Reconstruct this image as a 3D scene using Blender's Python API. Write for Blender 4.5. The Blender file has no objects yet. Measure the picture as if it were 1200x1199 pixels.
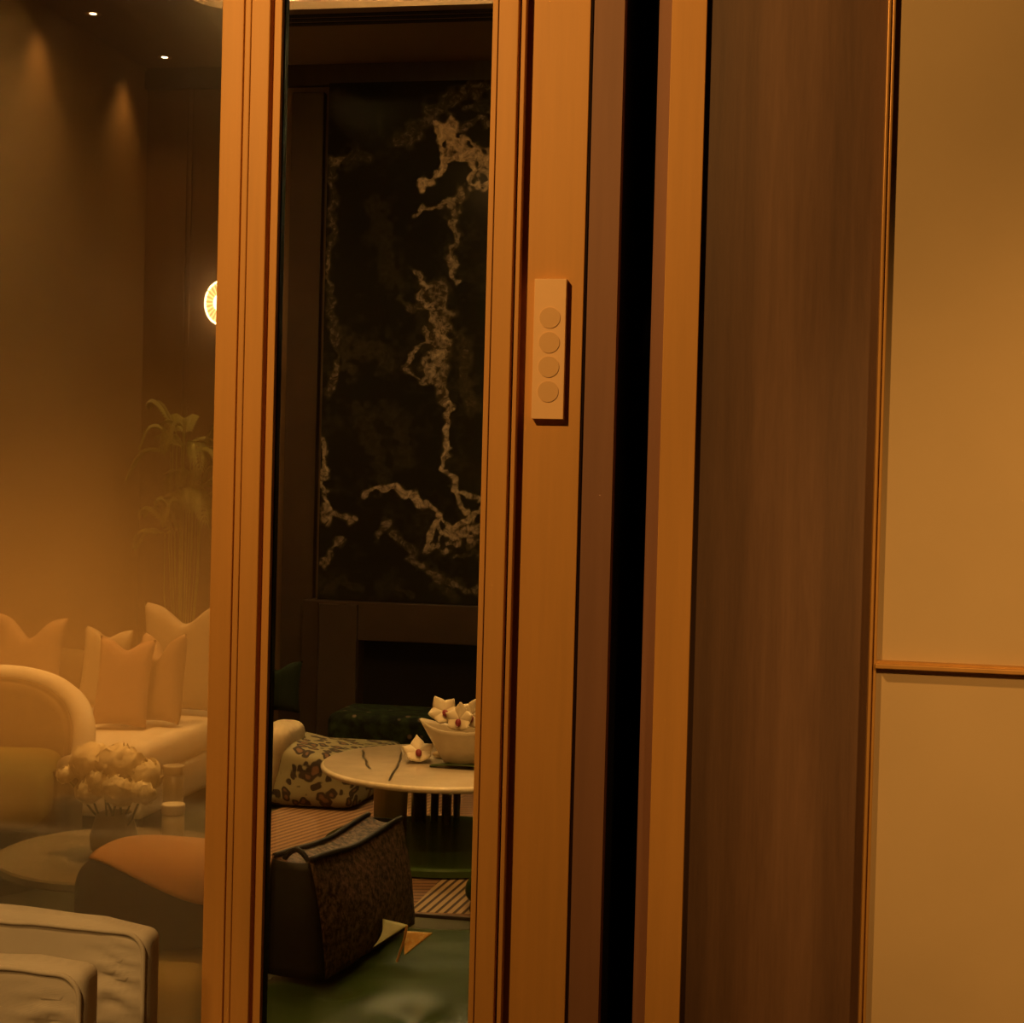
import bpy, bmesh, math, random
import numpy as np
from mathutils import Vector, Matrix, noise
random.seed(7)
PI = math.pi
C = bpy.context.scene.collection
sc = bpy.context.scene

# ------------------------------------------------------------------ camera
F = 1850.0
YAW, PITCH, ROLL = math.radians(10.5), math.radians(-1.1), math.radians(1.45)
CAM = Vector((0, 0, 1.5))
fw = Vector((-math.sin(YAW)*math.cos(PITCH), math.cos(YAW)*math.cos(PITCH), math.sin(PITCH)))
r0 = fw.cross(Vector((0, 0, 1))).normalized()
u0 = r0.cross(fw).normalized()
cu = math.cos(ROLL)*u0 - math.sin(ROLL)*r0
cr = math.cos(ROLL)*r0 + math.sin(ROLL)*u0
cam_d = bpy.data.cameras.new('camera')
cam = bpy.data.objects.new('camera', cam_d)
C.objects.link(cam)
m = Matrix((cr, cu, -fw)).transposed().to_4x4()
m.translation = CAM
cam.matrix_world = m
cam_d.sensor_width = 36.0
cam_d.sensor_fit = 'HORIZONTAL'
cam_d.lens = 36.0*F/1200.0
cam_d.clip_start = 0.05
sc.camera = cam
sc.view_settings.view_transform = 'Standard'
sc.view_settings.look = 'None'
sc.view_settings.gamma = 1.0
sc.view_settings.exposure = 0.0
sc.view_settings.use_curve_mapping = False

def ray(x, y):
    return fw + cr*((x-600)/F) - cu*((y-599.5)/F)
def at_y(x, y, Y):
    d = ray(x, y); return CAM + d*((Y-CAM.y)/d.y)
def at_z(x, y, Z):
    d = ray(x, y); return CAM + d*((Z-CAM.z)/d.z)
def at_x(x, y, X):
    d = ray(x, y); return CAM + d*((X-CAM.x)/d.x)

# ------------------------------------------------------------------ materials
def nodes_of(mt):
    mt.use_nodes = True
    nt = mt.node_tree
    return nt, nt.nodes['Principled BSDF']
def N(nt, kind, **kw):
    n = nt.nodes.new(kind)
    for k, v in kw.items():
        if k in n.inputs.keys(): n.inputs[k].default_value = v
        else: setattr(n, k, v)
    return n
def mat(name, col, rough=0.6, metal=0.0, var=0.12, scale=30.0, bump=0.0, stretch=(1, 1, 1), coat=0.0, sheen=0.0, spec=0.5):
    """plain surface whose colour wanders a little with a noise, with a fine bump"""
    mt = bpy.data.materials.new(name); nt, b = nodes_of(mt)
    tc = N(nt, 'ShaderNodeTexCoord'); mp = N(nt, 'ShaderNodeMapping')
    mp.inputs['Scale'].default_value = stretch
    nz = N(nt, 'ShaderNodeTexNoise', Scale=scale, Detail=5.0, Roughness=0.6)
    nt.links.new(tc.outputs['Object'], mp.inputs[0]); nt.links.new(mp.outputs[0], nz.inputs['Vector'])
    rp = N(nt, 'ShaderNodeValToRGB')
    rp.color_ramp.elements[0].position = 0.3; rp.color_ramp.elements[1].position = 0.7
    rp.color_ramp.elements[0].color = (*[c*(1-var) for c in col], 1)
    rp.color_ramp.elements[1].color = (*[min(1, c*(1+var)) for c in col], 1)
    nt.links.new(nz.outputs['Fac'], rp.inputs[0]); nt.links.new(rp.outputs[0], b.inputs['Base Color'])
    b.inputs['Roughness'].default_value = rough; b.inputs['Metallic'].default_value = metal
    b.inputs['Coat Weight'].default_value = coat; b.inputs['Specular IOR Level'].default_value = spec; b.inputs['Sheen Weight'].default_value = sheen
    if bump:
        bp = N(nt, 'ShaderNodeBump', Strength=bump, Distance=0.003)
        nt.links.new(nz.outputs['Fac'], bp.inputs['Height']); nt.links.new(bp.outputs[0], b.inputs['Normal'])
    return mt
def emit(name, col, s):
    mt = bpy.data.materials.new(name); nt, b = nodes_of(mt)
    b.inputs['Base Color'].default_value = (*col, 1)
    b.inputs['Emission Color'].default_value = (*col, 1); b.inputs['Emission Strength'].default_value = s
    return mt
def weave(name, col, scale=900.0, var=0.10, rough=0.85):
    """woven cloth: two crossed fine waves"""
    mt = bpy.data.materials.new(name); nt, b = nodes_of(mt)
    tc = N(nt, 'ShaderNodeTexCoord')
    w1 = N(nt, 'ShaderNodeTexWave', Scale=scale/6.28, Distortion=1.0); w1.bands_direction = 'X'
    w2 = N(nt, 'ShaderNodeTexWave', Scale=scale/6.28, Distortion=1.0); w2.bands_direction = 'Z'
    nz = N(nt, 'ShaderNodeTexNoise', Scale=6.0, Detail=6.0)
    for w in (w1, w2, nz): nt.links.new(tc.outputs['Object'], w.inputs['Vector'])
    ad = N(nt, 'ShaderNodeMath', operation='ADD'); nt.links.new(w1.outputs['Fac'], ad.inputs[0]); nt.links.new(w2.outputs['Fac'], ad.inputs[1])
    mx = N(nt, 'ShaderNodeMath', operation='MULTIPLY_ADD'); nt.links.new(ad.outputs[0], mx.inputs[0]); mx.inputs[1].default_value = 0.25
    nt.links.new(nz.outputs['Fac'], mx.inputs[2])
    rp = N(nt, 'ShaderNodeValToRGB'); rp.color_ramp.elements[0].position = 0.4; rp.color_ramp.elements[1].position = 1.0
    rp.color_ramp.elements[0].color = (*[c*(1-var) for c in col], 1); rp.color_ramp.elements[1].color = (*[min(1, c*(1+var)) for c in col], 1)
    nt.links.new(mx.outputs[0], rp.inputs[0]); nt.links.new(rp.outputs[0], b.inputs['Base Color'])
    b.inputs['Roughness'].default_value = rough; b.inputs['Specular IOR Level'].default_value = 0.2
    bp = N(nt, 'ShaderNodeBump', Strength=0.15, Distance=0.001)
    nt.links.new(ad.outputs[0], bp.inputs['Height']); nt.links.new(bp.outputs[0], b.inputs['Normal'])
    return mt
def wood(name, c1, c2, rough=0.5, scale=1.0, shade_steps=None):
    """veneer with upright grain; sheets = list of (x, factor) steps of painted shade across the board"""
    mt = bpy.data.materials.new(name); nt, b = nodes_of(mt)
    tc = N(nt, 'ShaderNodeTexCoord'); mp = N(nt, 'ShaderNodeMapping'); mp.inputs['Scale'].default_value = (1, 1, 0.06)
    nt.links.new(tc.outputs['Object'], mp.inputs[0])
    n1 = N(nt, 'ShaderNodeTexNoise', Scale=26.0*scale, Detail=8.0, Roughness=0.65, Distortion=0.6)
    n2 = N(nt, 'ShaderNodeTexNoise', Scale=300.0*scale, Detail=3.0, Roughness=0.6)
    nt.links.new(mp.outputs[0], n1.inputs['Vector']); nt.links.new(mp.outputs[0], n2.inputs['Vector'])
    ad = N(nt, 'ShaderNodeMath', operation='MULTIPLY_ADD'); nt.links.new(n2.outputs['Fac'], ad.inputs[0]); ad.inputs[1].default_value = 0.35
    nt.links.new(n1.outputs['Fac'], ad.inputs[2])
    rp = N(nt, 'ShaderNodeValToRGB'); rp.color_ramp.elements[0].position = 0.42; rp.color_ramp.elements[1].position = 0.95
    rp.color_ramp.elements[0].color = (*c1, 1); rp.color_ramp.elements[1].color = (*c2, 1)
    nt.links.new(ad.outputs[0], rp.inputs[0])
    last = rp.outputs[0]
    if shade_steps:
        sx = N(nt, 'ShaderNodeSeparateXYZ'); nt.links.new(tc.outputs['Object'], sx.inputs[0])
        x0, x1 = shade_steps[0][0]-0.2, shade_steps[-1][0]+0.2
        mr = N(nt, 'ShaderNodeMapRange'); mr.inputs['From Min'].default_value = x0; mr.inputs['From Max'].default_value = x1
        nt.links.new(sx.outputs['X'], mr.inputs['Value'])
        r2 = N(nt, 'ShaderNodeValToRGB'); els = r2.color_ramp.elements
        els[0].position = 0; els[0].color = (shade_steps[0][1],)*3+(1,); els[1].position = 1; els[1].color = (shade_steps[-1][1],)*3+(1,)
        for x, f in shade_steps[1:-1]:
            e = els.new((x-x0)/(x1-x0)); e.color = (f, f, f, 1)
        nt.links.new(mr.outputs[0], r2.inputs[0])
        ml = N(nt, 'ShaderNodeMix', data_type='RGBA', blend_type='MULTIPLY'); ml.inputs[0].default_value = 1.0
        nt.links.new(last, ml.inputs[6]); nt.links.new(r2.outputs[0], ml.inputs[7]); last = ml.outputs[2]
    nt.links.new(last, b.inputs['Base Color']); b.inputs['Roughness'].default_value = rough
    bp = N(nt, 'ShaderNodeBump', Strength=0.12, Distance=0.001)
    nt.links.new(ad.outputs[0], bp.inputs['Height']); nt.links.new(bp.outputs[0], b.inputs['Normal'])
    return mt
def glass(name, refl, rough, tint):
    mt = bpy.data.materials.new(name); mt.use_nodes = True; nt = mt.node_tree; nt.nodes.clear()
    o = N(nt, 'ShaderNodeOutputMaterial'); t = N(nt, 'ShaderNodeBsdfTransparent'); g = N(nt, 'ShaderNodeBsdfGlossy')
    t.inputs[0].default_value = (*tint, 1); g.inputs['Roughness'].default_value = rough; g.inputs['Color'].default_value = (1, 1, 1, 1)
    x = N(nt, 'ShaderNodeMixShader'); x.inputs[0].default_value = refl
    nt.links.new(t.outputs[0], x.inputs[1]); nt.links.new(g.outputs[0], x.inputs[2]); nt.links.new(x.outputs[0], o.inputs[0])
    return mt
def leopard(name):
    mt = bpy.data.materials.new(name); nt, b = nodes_of(mt)
    tc = N(nt, 'ShaderNodeTexCoord')
    nz = N(nt, 'ShaderNodeTexNoise', Scale=9.0, Detail=2.0)
    mx = N(nt, 'ShaderNodeMix', data_type='RGBA'); mx.inputs[0].default_value = 0.12
    nt.links.new(tc.outputs['Object'], mx.inputs[6]); nt.links.new(nz.outputs['Color'], mx.inputs[7]); nt.links.new(tc.outputs['Object'], nz.inputs['Vector'])
    v = N(nt, 'ShaderNodeTexVoronoi', Scale=19.0); nt.links.new(mx.outputs[2], v.inputs['Vector'])
    rp = N(nt, 'ShaderNodeValToRGB'); e = rp.color_ramp.elements
    e[0].position = 0; e[0].color = (0.16, 0.08, 0.035, 1); e[1].position = 0.30; e[1].color = (0.02, 0.012, 0.008, 1)
    for p, c in ((0.22, (0.12, 0.06, 0.03, 1)), (0.46, (0.025, 0.015, 0.01, 1)), (0.52, (0.23, 0.205, 0.115, 1))):
        k = e.new(p); k.color = c
    nt.links.new(v.outputs['Distance'], rp.inputs[0]); nt.links.new(rp.outputs[0], b.inputs['Base Color']); b.inputs['Roughness'].default_value = 0.8
    return mt
def stripes(name, a, bcol, angle, period, duty, rough=0.95):
    """flat-woven stripes running at ANGLE in the floor plane"""
    mt = bpy.data.materials.new(name); nt, b = nodes_of(mt)
    tc = N(nt, 'ShaderNodeTexCoord'); sx = N(nt, 'ShaderNodeSeparateXYZ'); nt.links.new(tc.outputs['Object'], sx.inputs[0])
    m1 = N(nt, 'ShaderNodeMath', operation='MULTIPLY'); m1.inputs[1].default_value = -math.sin(angle)/period; nt.links.new(sx.outputs['X'], m1.inputs[0])
    m2 = N(nt, 'ShaderNodeMath', operation='MULTIPLY_ADD'); m2.inputs[1].default_value = math.cos(angle)/period; nt.links.new(sx.outputs['Y'], m2.inputs[0]); nt.links.new(m1.outputs[0], m2.inputs[2])
    fr = N(nt, 'ShaderNodeMath', operation='FRACT'); nt.links.new(m2.outputs[0], fr.inputs[0])
    rp = N(nt, 'ShaderNodeValToRGB'); e = rp.color_ramp.elements
    e[0].position = max(0, duty-0.06); e[0].color = (*a, 1); e[1].position = duty+0.06; e[1].color = (*bcol, 1)
    nt.links.new(fr.outputs[0], rp.inputs[0]); nt.links.new(rp.outputs[0], b.inputs['Base Color']); b.inputs['Roughness'].default_value = rough
    return mt
def speckle(name, c1, c2, scale, lo=0.45, hi=0.6, rough=0.6):
    mt = bpy.data.materials.new(name); nt, b = nodes_of(mt)
    tc = N(nt, 'ShaderNodeTexCoord'); nz = N(nt, 'ShaderNodeTexNoise', Scale=scale, Detail=8.0, Roughness=0.75)
    nt.links.new(tc.outputs['Object'], nz.inputs['Vector'])
    rp = N(nt, 'ShaderNodeValToRGB'); e = rp.color_ramp.elements
    e[0].position = lo; e[0].color = (*c1, 1); e[1].position = hi; e[1].color = (*c2, 1)
    nt.links.new(nz.outputs['Fac'], rp.inputs[0]); nt.links.new(rp.outputs[0], b.inputs['Base Color']); b.inputs['Roughness'].default_value = rough; b.inputs['Specular IOR Level'].default_value = 0.2
    return mt
def floral(name):
    mt = bpy.data.materials.new(name); nt, b = nodes_of(mt)
    tc = N(nt, 'ShaderNodeTexCoord'); v = N(nt, 'ShaderNodeTexVoronoi', Scale=14.0); nz = N(nt, 'ShaderNodeTexNoise', Scale=20.0, Detail=4.0)
    nt.links.new(tc.outputs['Object'], v.inputs['Vector']); nt.links.new(tc.outputs['Object'], nz.inputs['Vector'])
    r1 = N(nt, 'ShaderNodeValToRGB'); e = r1.color_ramp.elements
    e[0].position = 0.42; e[0].color = (0.003, 0.005, 0.002, 1); e[1].position = 0.72; e[1].color = (0.028, 0.045, 0.014, 1)
    nt.links.new(nz.outputs['Fac'], r1.inputs[0])
    r2 = N(nt, 'ShaderNodeValToRGB'); e = r2.color_ramp.elements
    e[0].position = 0.13; e[0].color = (1, 1, 1, 1); e[1].position = 0.22; e[1].color = (0, 0, 0, 1)
    nt.links.new(v.outputs['Distance'], r2.inputs[0])
    mx = N(nt, 'ShaderNodeMix', data_type='RGBA'); mx.inputs[7].default_value = (0.16, 0.11, 0.07, 1)
    nt.links.new(r2.outputs[0], mx.inputs[0]); nt.links.new(r1.outputs[0], mx.inputs[6]); nt.links.new(mx.outputs[2], b.inputs['Base Color'])
    b.inputs['Roughness'].default_value = 0.8; b.inputs['Specular IOR Level'].default_value = 0.15
    return mt
def marble(name):
    mt = bpy.data.materials.new(name); nt, b = nodes_of(mt)
    at = N(nt, 'ShaderNodeAttribute', attribute_name='vein'); tc = N(nt, 'ShaderNodeTexCoord')
    nz = N(nt, 'ShaderNodeTexNoise', Scale=18.0, Detail=9.0, Roughness=0.7, Distortion=1.2); nt.links.new(tc.outputs['Object'], nz.inputs['Vector'])
    mp = N(nt, 'ShaderNodeMapRange'); mp.inputs['From Min'].default_value = 0.35; mp.inputs['From Max'].default_value = 0.62; mp.inputs['To Min'].default_value = 0.35
    nt.links.new(nz.outputs['Fac'], mp.inputs['Value'])
    ml = N(nt, 'ShaderNodeMath', operation='MULTIPLY'); nt.links.new(at.outputs['Fac'], ml.inputs[0]); nt.links.new(mp.outputs[0], ml.inputs[1])
    rp = N(nt, 'ShaderNodeValToRGB'); e = rp.color_ramp.elements
    e[0].position = 0.0; e[0].color = (0.012, 0.011, 0.008, 1); e[1].position = 1.0; e[1].color = (0.66, 0.52, 0.38, 1)
    k = e.new(0.25); k.color = (0.045, 0.037, 0.024, 1)
    nt.links.new(ml.outputs[0], rp.inputs[0]); nt.links.new(rp.outputs[0], b.inputs['Base Color']); b.inputs['Roughness'].default_value = 0.16; b.inputs['Specular IOR Level'].default_value = 0.22
    return mt

M = {
 'bronze': mat('brushed bronze lacquer', (0.62, 0.32, 0.08), 0.55, 0.0, 0.05, 60, 0.03, (1, 1, 0.05)),
 'bronze_dark': mat('dark bronze reveal', (0.055, 0.022, 0.012), 0.6, 0, 0.1),
 'gasket': mat('black gasket', (0.004, 0.004, 0.004), 0.7, 0, 0.1),
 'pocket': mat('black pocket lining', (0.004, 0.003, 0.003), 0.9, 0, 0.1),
 'reveal': mat('brown jamb lining', (0.27, 0.135, 0.08), 0.6, 0, 0.08, 40, 0.02, (1, 1, 0.05)),
 'fabric_wall': weave('woven wall cloth', (0.56, 0.42, 0.24), 2600, 0.05),
 'cove_cream': mat('pale cream chair cloth', (0.42, 0.34, 0.22), 0.8),
 'brass': mat('brass trim', (0.55, 0.30, 0.08), 0.4, 0.3, 0.06),
 'plate': mat('satin copper plate', (0.92, 0.60, 0.30), 0.5, 0.0, 0.02),
 'button': mat('matt copper button', (0.76, 0.48, 0.22), 0.6, 0.0, 0.02),
 'slip': weave('off white slipcover cloth', (0.62, 0.58, 0.52), 1500, 0.06),
 'cream': weave('cream upholstery', (0.66, 0.60, 0.50), 700, 0.05),
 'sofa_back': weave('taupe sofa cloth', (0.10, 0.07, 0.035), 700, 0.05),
 'pil_tan': weave('tan pillow cloth', (0.29, 0.19, 0.11), 500, 0.06),
 'pil_rust': weave('rust pillow cloth', (0.30, 0.175, 0.10), 500, 0.06),
 'pil_cream': weave('cream pillow cloth', (0.34, 0.27, 0.18), 500, 0.06),
 'pil_green': weave('dark green pillow cloth', (0.004, 0.010, 0.003), 500, 0.06),
 'green_leather': mat('green leather', (0.032, 0.058, 0.007), 0.38, 0, 0.15, 60, 0.08, spec=0.12),
 'green_lacquer': mat('green lacquer', (0.05, 0.10, 0.025), 0.22, 0, 0.1),
 'green_edge': mat('pale green edge', (0.12, 0.13, 0.06), 0.4),
 'leopard': leopard('leopard print cloth'),
 'floral': floral('dark floral cloth'),
 'marble': marble('black marble with cream veins'),
 'table_top': mat('cream marble', (0.62, 0.52, 0.38), 0.16, 0, 0.12, 7, 0.0, coat=0.2),
 'table_edge_lit': mat('cream marble painted highlight', (0.80, 0.70, 0.52), 0.15),
 'table_vein': mat('marble vein', (0.08, 0.07, 0.05), 0.3),
 'dark_wood': mat('dark wood', (0.045, 0.028, 0.017), 0.5, 0, 0.2, 20, 0.05, (1, 1, 0.1)),
 'dim_oak': mat('dim olive oak', (0.15, 0.11, 0.05), 0.7, 0, 0.15, 14, 0.05, (1, 0.1, 1)),
 'leg_wood': mat('smoked oak leg', (0.50, 0.37, 0.20), 0.5, 0, 0.2, 20, 0.05, (1, 1, 0.1)),
 'leg_steel': mat('polished bronze leg', (0.45, 0.35, 0.24), 0.25, 0.7, 0.3, 18),
 'black_leather': mat('black leather', (0.006, 0.005, 0.004), 0.5, 0, 0.2, 90, 0.1, spec=0.2),
 'bag_side': speckle('speckled brown hide', (0.016, 0.008, 0.006), (0.26, 0.15, 0.095), 70, 0.42, 0.66),
 'piping': mat('dark piping', (0.006, 0.004, 0.004), 0.7),
 'ribbon_green': mat('pale green ribbon', (0.40, 0.42, 0.24), 0.7),
 'ribbon_gold': speckle('gold ribbon', (0.62, 0.36, 0.10), (0.75, 0.55, 0.22), 60),
 'petal': mat('white petal', (0.78, 0.70, 0.50), 0.7, 0, 0.06),
 'orchid_petal': mat('ivory orchid petal', (0.72, 0.62, 0.44), 0.6, 0, 0.06),
 'orchid_lip': mat('magenta orchid lip', (0.26, 0.03, 0.045), 0.5),
 'leaf': mat('dull green leaf', (0.06, 0.09, 0.02), 0.5, 0, 0.2),
 'plant_leaf': mat('palm leaf', (0.30, 0.30, 0.07), 0.5, 0, 0.25),
 'ceramic': mat('ivory ceramic', (0.55, 0.46, 0.32), 0.35, 0, 0.05),
 'wax': mat('candle wax', (0.66, 0.58, 0.42), 0.6),
 'jar': mat('frosted jar', (0.30, 0.24, 0.14), 0.3),
 'wood_wall': wood('brown wall veneer', (0.12, 0.07, 0.035), (0.20, 0.12, 0.06), 0.55, 0.5),
 'wood_left': mat('brown plaster', (0.26, 0.16, 0.075), 0.8, 0, 0.05, 3),
 'ceiling_brown': mat('brown ceiling', (0.17, 0.10, 0.05), 0.85, 0, 0.04, 3),
 'tray': mat('cream tray ceiling', (0.80, 0.70, 0.52), 0.8, 0, 0.02),
 'slot': mat('black slot', (0.006, 0.005, 0.004), 0.9),
 'surround': mat('brown stone surround', (0.045, 0.024, 0.013), 0.5, 0, 0.12, 8),
 'firebox': mat('soot black firebox', (0.004, 0.004, 0.003), 0.9),
 'rug_thin': stripes('brown fine striped rug', (0.24, 0.14, 0.07), (0.11, 0.055, 0.03), math.radians(72), 0.036, 0.5),
 'rug_level': stripes('brown level striped rug', (0.22, 0.12, 0.065), (0.11, 0.055, 0.03), math.radians(15.5), 0.042, 0.5),
 'rug_wide': stripes('beige wide striped rug', (0.34, 0.24, 0.13), (0.035, 0.018, 0.014), math.radians(86), 0.0297, 0.60),
 'floor': mat('dark olive carpet', (0.055, 0.05, 0.025), 0.9, 0, 0.2, 80, 0.1),
 'floor_front': mat('golden carpet', (0.30, 0.22, 0.10), 0.9, 0, 0.15, 80, 0.1),
 'rear_wall': mat('ochre plaster', (0.62, 0.40, 0.16), 0.85, 0, 0.03, 3),
 'dark_wall': mat('dark panelling', (0.03, 0.02, 0.012), 0.8),
 'brown_leather': mat('chestnut leather', (0.035, 0.016, 0.008), 0.5, 0, 0.15, 50, 0.06),
 'gold_cloth': weave('gold cloth', (0.75, 0.56, 0.20), 500, 0.06),
 'orange_cloth': weave('orange cloth', (0.85, 0.44, 0.16), 500, 0.06),
 'olive_cloth': weave('olive cloth', (0.16, 0.14, 0.03), 500, 0.06),
 'glass_left': glass('smoked glass with haze', 0.24, 0.10, (0.85, 0.82, 0.74)),
 'glass_mid': glass('clear glass', 0.035, 0.01, (0.95, 0.95, 0.93)),
 'lamp_white': emit('lit opal glass', (1.0, 0.72, 0.34), 2.2),
 'lamp_dim': emit('lit opal flute', (1.0, 0.60, 0.22), 0.9),
 'lamp_core': emit('lit bulb', (1.0, 0.75, 0.38), 9.0),
 'down_lens': emit('downlight lens', (1.0, 0.78, 0.45), 14.0),
}
w_ang = None

# ------------------------------------------------------------------ mesh helpers
def obj(name, bm, mt, parent=None, smooth=False, loc=None):
    me = bpy.data.meshes.new(name)
    bmesh.ops.recalc_face_normals(bm, faces=bm.faces)
    bm.to_mesh(me); bm.free()
    for mm in (mt if isinstance(mt, (list, tuple)) else [mt]): me.materials.append(mm)
    if smooth:
        for p in me.polygons: p.use_smooth = True
    o = bpy.data.objects.new(name, me); C.objects.link(o)
    if loc is not None: o.location = loc
    if parent is not None: o.parent = parent
    return o
def tag(o, label, cat, group=None):
    o['label'] = label; o['category'] = cat
    if group: o['group'] = group
    return o
def thing(name, label, cat, loc=(0, 0, 0), rz=0.0, group=None):
    o = bpy.data.objects.new(name, None); C.objects.link(o); o.empty_display_size = 0.05
    o.location = loc; o.rotation_euler = (0, 0, rz)
    return tag(o, label, cat, group)
def struct(name, bm, mt, label, cat, parent=None, smooth=False):
    o = obj(name, bm, mt, parent, smooth)
    if parent is None:
        o['kind'] = 'structure'; tag(o, label, cat)
    return o
def struct_empty(name, label, cat, loc=(0, 0, 0)):
    o = thing(name, label, cat, loc); o['kind'] = 'structure'; return o
def B(): return bmesh.new()
def box(bm, x0, x1, y0, y1, z0, z1, bev=0.0, seg=2, mi=0):
    r = bmesh.ops.create_cube(bm, size=1.0)
    for v in r['verts']:
        v.co = Vector((x0+(v.co.x+.5)*(x1-x0), y0+(v.co.y+.5)*(y1-y0), z0+(v.co.z+.5)*(z1-z0)))
    fs = {f for v in r['verts'] for f in v.link_faces}
    for f in fs: f.material_index = mi
    if bev > 0:
        es = list({e for v in r['verts'] for e in v.link_edges})
        bmesh.ops.bevel(bm, geom=es, offset=bev, segments=seg, profile=0.5, affect='EDGES')
    return bm
def prism(bm, pts, z0, z1, mi=0):
    """upright prism over a plan outline"""
    a = [bm.verts.new((x, y, z0)) for x, y in pts]; b = [bm.verts.new((x, y, z1)) for x, y in pts]
    n = len(pts); fs = [bm.faces.new(a[::-1]), bm.faces.new(b)]
    for i in range(n): fs.append(bm.faces.new((a[i], a[(i+1) % n], b[(i+1) % n], b[i])))
    for f in fs: f.material_index = mi
    return bm
def lathe(bm, prof, seg=40, c=(0, 0, 0), cap=True):
    rings = []
    for r, z in prof:
        if r < 1e-5: rings.append([bm.verts.new((c[0], c[1], c[2]+z))])
        else: rings.append([bm.verts.new((c[0]+r*math.cos(2*PI*i/seg), c[1]+r*math.sin(2*PI*i/seg), c[2]+z)) for i in range(seg)])
    for a, b in zip(rings, rings[1:]):
        for i in range(seg):
            j = (i+1) % seg
            q = [a[i % len(a)], a[j % len(a)], b[j % len(b)], b[i % len(b)]]
            u = []
            for v in q:
                if v not in u: u.append(v)
            if len(u) >= 3: bm.faces.new(u)
    return bm
def tube(bm, pts, r, seg=8, closed=False, rads=None):
    pts = [Vector(p) for p in pts]; n = len(pts); rings = []
    for i, p in enumerate(pts):
        if closed: t = (pts[(i+1) % n]-pts[i-1]).normalized()
        else: t = (pts[min(i+1, n-1)]-pts[max(i-1, 0)]).normalized()
        a = Vector((0, 0, 1)) if abs(t.z) < 0.9 else Vector((1, 0, 0))
        s = t.cross(a).normalized(); q = s.cross(t)
        rr = rads[i] if rads else r
        rings.append([bm.verts.new(p+rr*(s*math.cos(2*PI*k/seg)+q*math.sin(2*PI*k/seg))) for k in range(seg)])
    for i in range(n if closed else n-1):
        a, b = rings[i], rings[(i+1) % n]
        for k in range(seg): bm.faces.new((a[k], a[(k+1) % seg], b[(k+1) % seg], b[k]))
    if not closed: bm.faces.new(rings[0][::-1]); bm.faces.new(rings[-1])
    return bm
def sheet(bm, fn, nu, nv, thick=0.0):
    """grid patch P = fn(u, v), u and v in 0..1; given a thickness it becomes a shell"""
    g = [[bm.verts.new(fn(i/nu, j/nv)) for j in range(nv+1)] for i in range(nu+1)]
    fs = [bm.faces.new((g[i][j], g[i+1][j], g[i+1][j+1], g[i][j+1])) for i in range(nu) for j in range(nv)]
    if thick:
        bm.normal_update()
        bmesh.ops.solidify(bm, geom=fs, thickness=thick)
    return bm
def softbox(sx, sy, sz, k=5.0, n=24, disp=None):
    """box with full, rounded upholstery edges, base at z=0; DISP(p) moves a point"""
    bm = bmesh.new(); bmesh.ops.create_cube(bm, size=2.0)
    bmesh.ops.subdivide_edges(bm, edges=bm.edges[:], cuts=n, use_grid_fill=True)
    for v in bm.verts:
        p = v.co; mx = max(abs(p.x), abs(p.y), abs(p.z))
        nn = (abs(p.x)**k+abs(p.y)**k+abs(p.z)**k)**(1/k)
        q = p*(mx/nn)
        v.co = Vector((q.x*sx/2, q.y*sy/2, q.z*sz/2+sz/2))
    if disp:
        for v in bm.verts: v.co = disp(v.co.copy())
    return bm
def rbox(sx, sy, sz, r, cuts=(1, 1, 1), disp=None, step=0.02):
    """box with edges rounded to radius R, densely meshed, centred in x and y, base at z=0"""
    bm = bmesh.new()
    nx, ny, nz = (max(2, int(s/step)) for s in (sx, sy, sz))
    def axis(n, s):
        h = s/2; core = [(-h+r)+(2*h-2*r)*i/n for i in range(n+1)]
        arc = [h-r+r*math.sin(PI/2*i/4) for i in range(1, 5)]
        return None
    verts = {}
    def grid(s, n): return [-s/2+s*i/n for i in range(n+1)]
    def lin(s, st):
        inner = max(1, int((s-2*r)/st)); a = [-s/2+r*(1-math.cos(PI/2*i/4)) for i in range(4)]
        m_ = [-s/2+r+(s-2*r)*i/inner for i in range(inner+1)]
        return a+m_+[-q for q in a[::-1]]
    X, Y, Z = lin(sx, step), lin(sy, step), lin(sz, step)
    def vert(x, y, z):
        key = (round(x, 6), round(y, 6), round(z, 6))
        if key in verts: return verts[key]
        p = Vector((x, y, z)); c = Vector((max(-sx/2+r, min(sx/2-r, x)), max(-sy/2+r, min(sy/2-r, y)), max(-sz/2+r, min(sz/2-r, z))))
        d = p-c
        q = c+d.normalized()*r if d.length > 1e-9 else p
        q = q+Vector((0, 0, sz/2))
        if disp: q = disp(q)
        verts[key] = bm.verts.new(q); return verts[key]
    def face(A, Bx, f):
        for i in range(len(A)-1):
            for j in range(len(Bx)-1):
                bm.faces.new((f(A[i], Bx[j]), f(A[i+1], Bx[j]), f(A[i+1], Bx[j+1]), f(A[i], Bx[j+1])))
    for s in (-1, 1):
        face(X, Y, lambda a, b: vert(a, b, s*sz/2))
        face(X, Z, lambda a, b: vert(a, s*sy/2, b))
        face(Y, Z, lambda a, b: vert(s*sx/2, a, b))
    return bm
def copy_thing(o, loc, rz=0.0, label=None):
    c = o.copy(); C.objects.link(c); c.location = loc; c.rotation_euler.z = rz
    if label: c['label'] = label
    for ch in list(o.children):
        d = ch.copy(); C.objects.link(d); d.parent = c
        for g in list(ch.children):
            e = g.copy(); C.objects.link(e); e.parent = d
    return c

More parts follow.
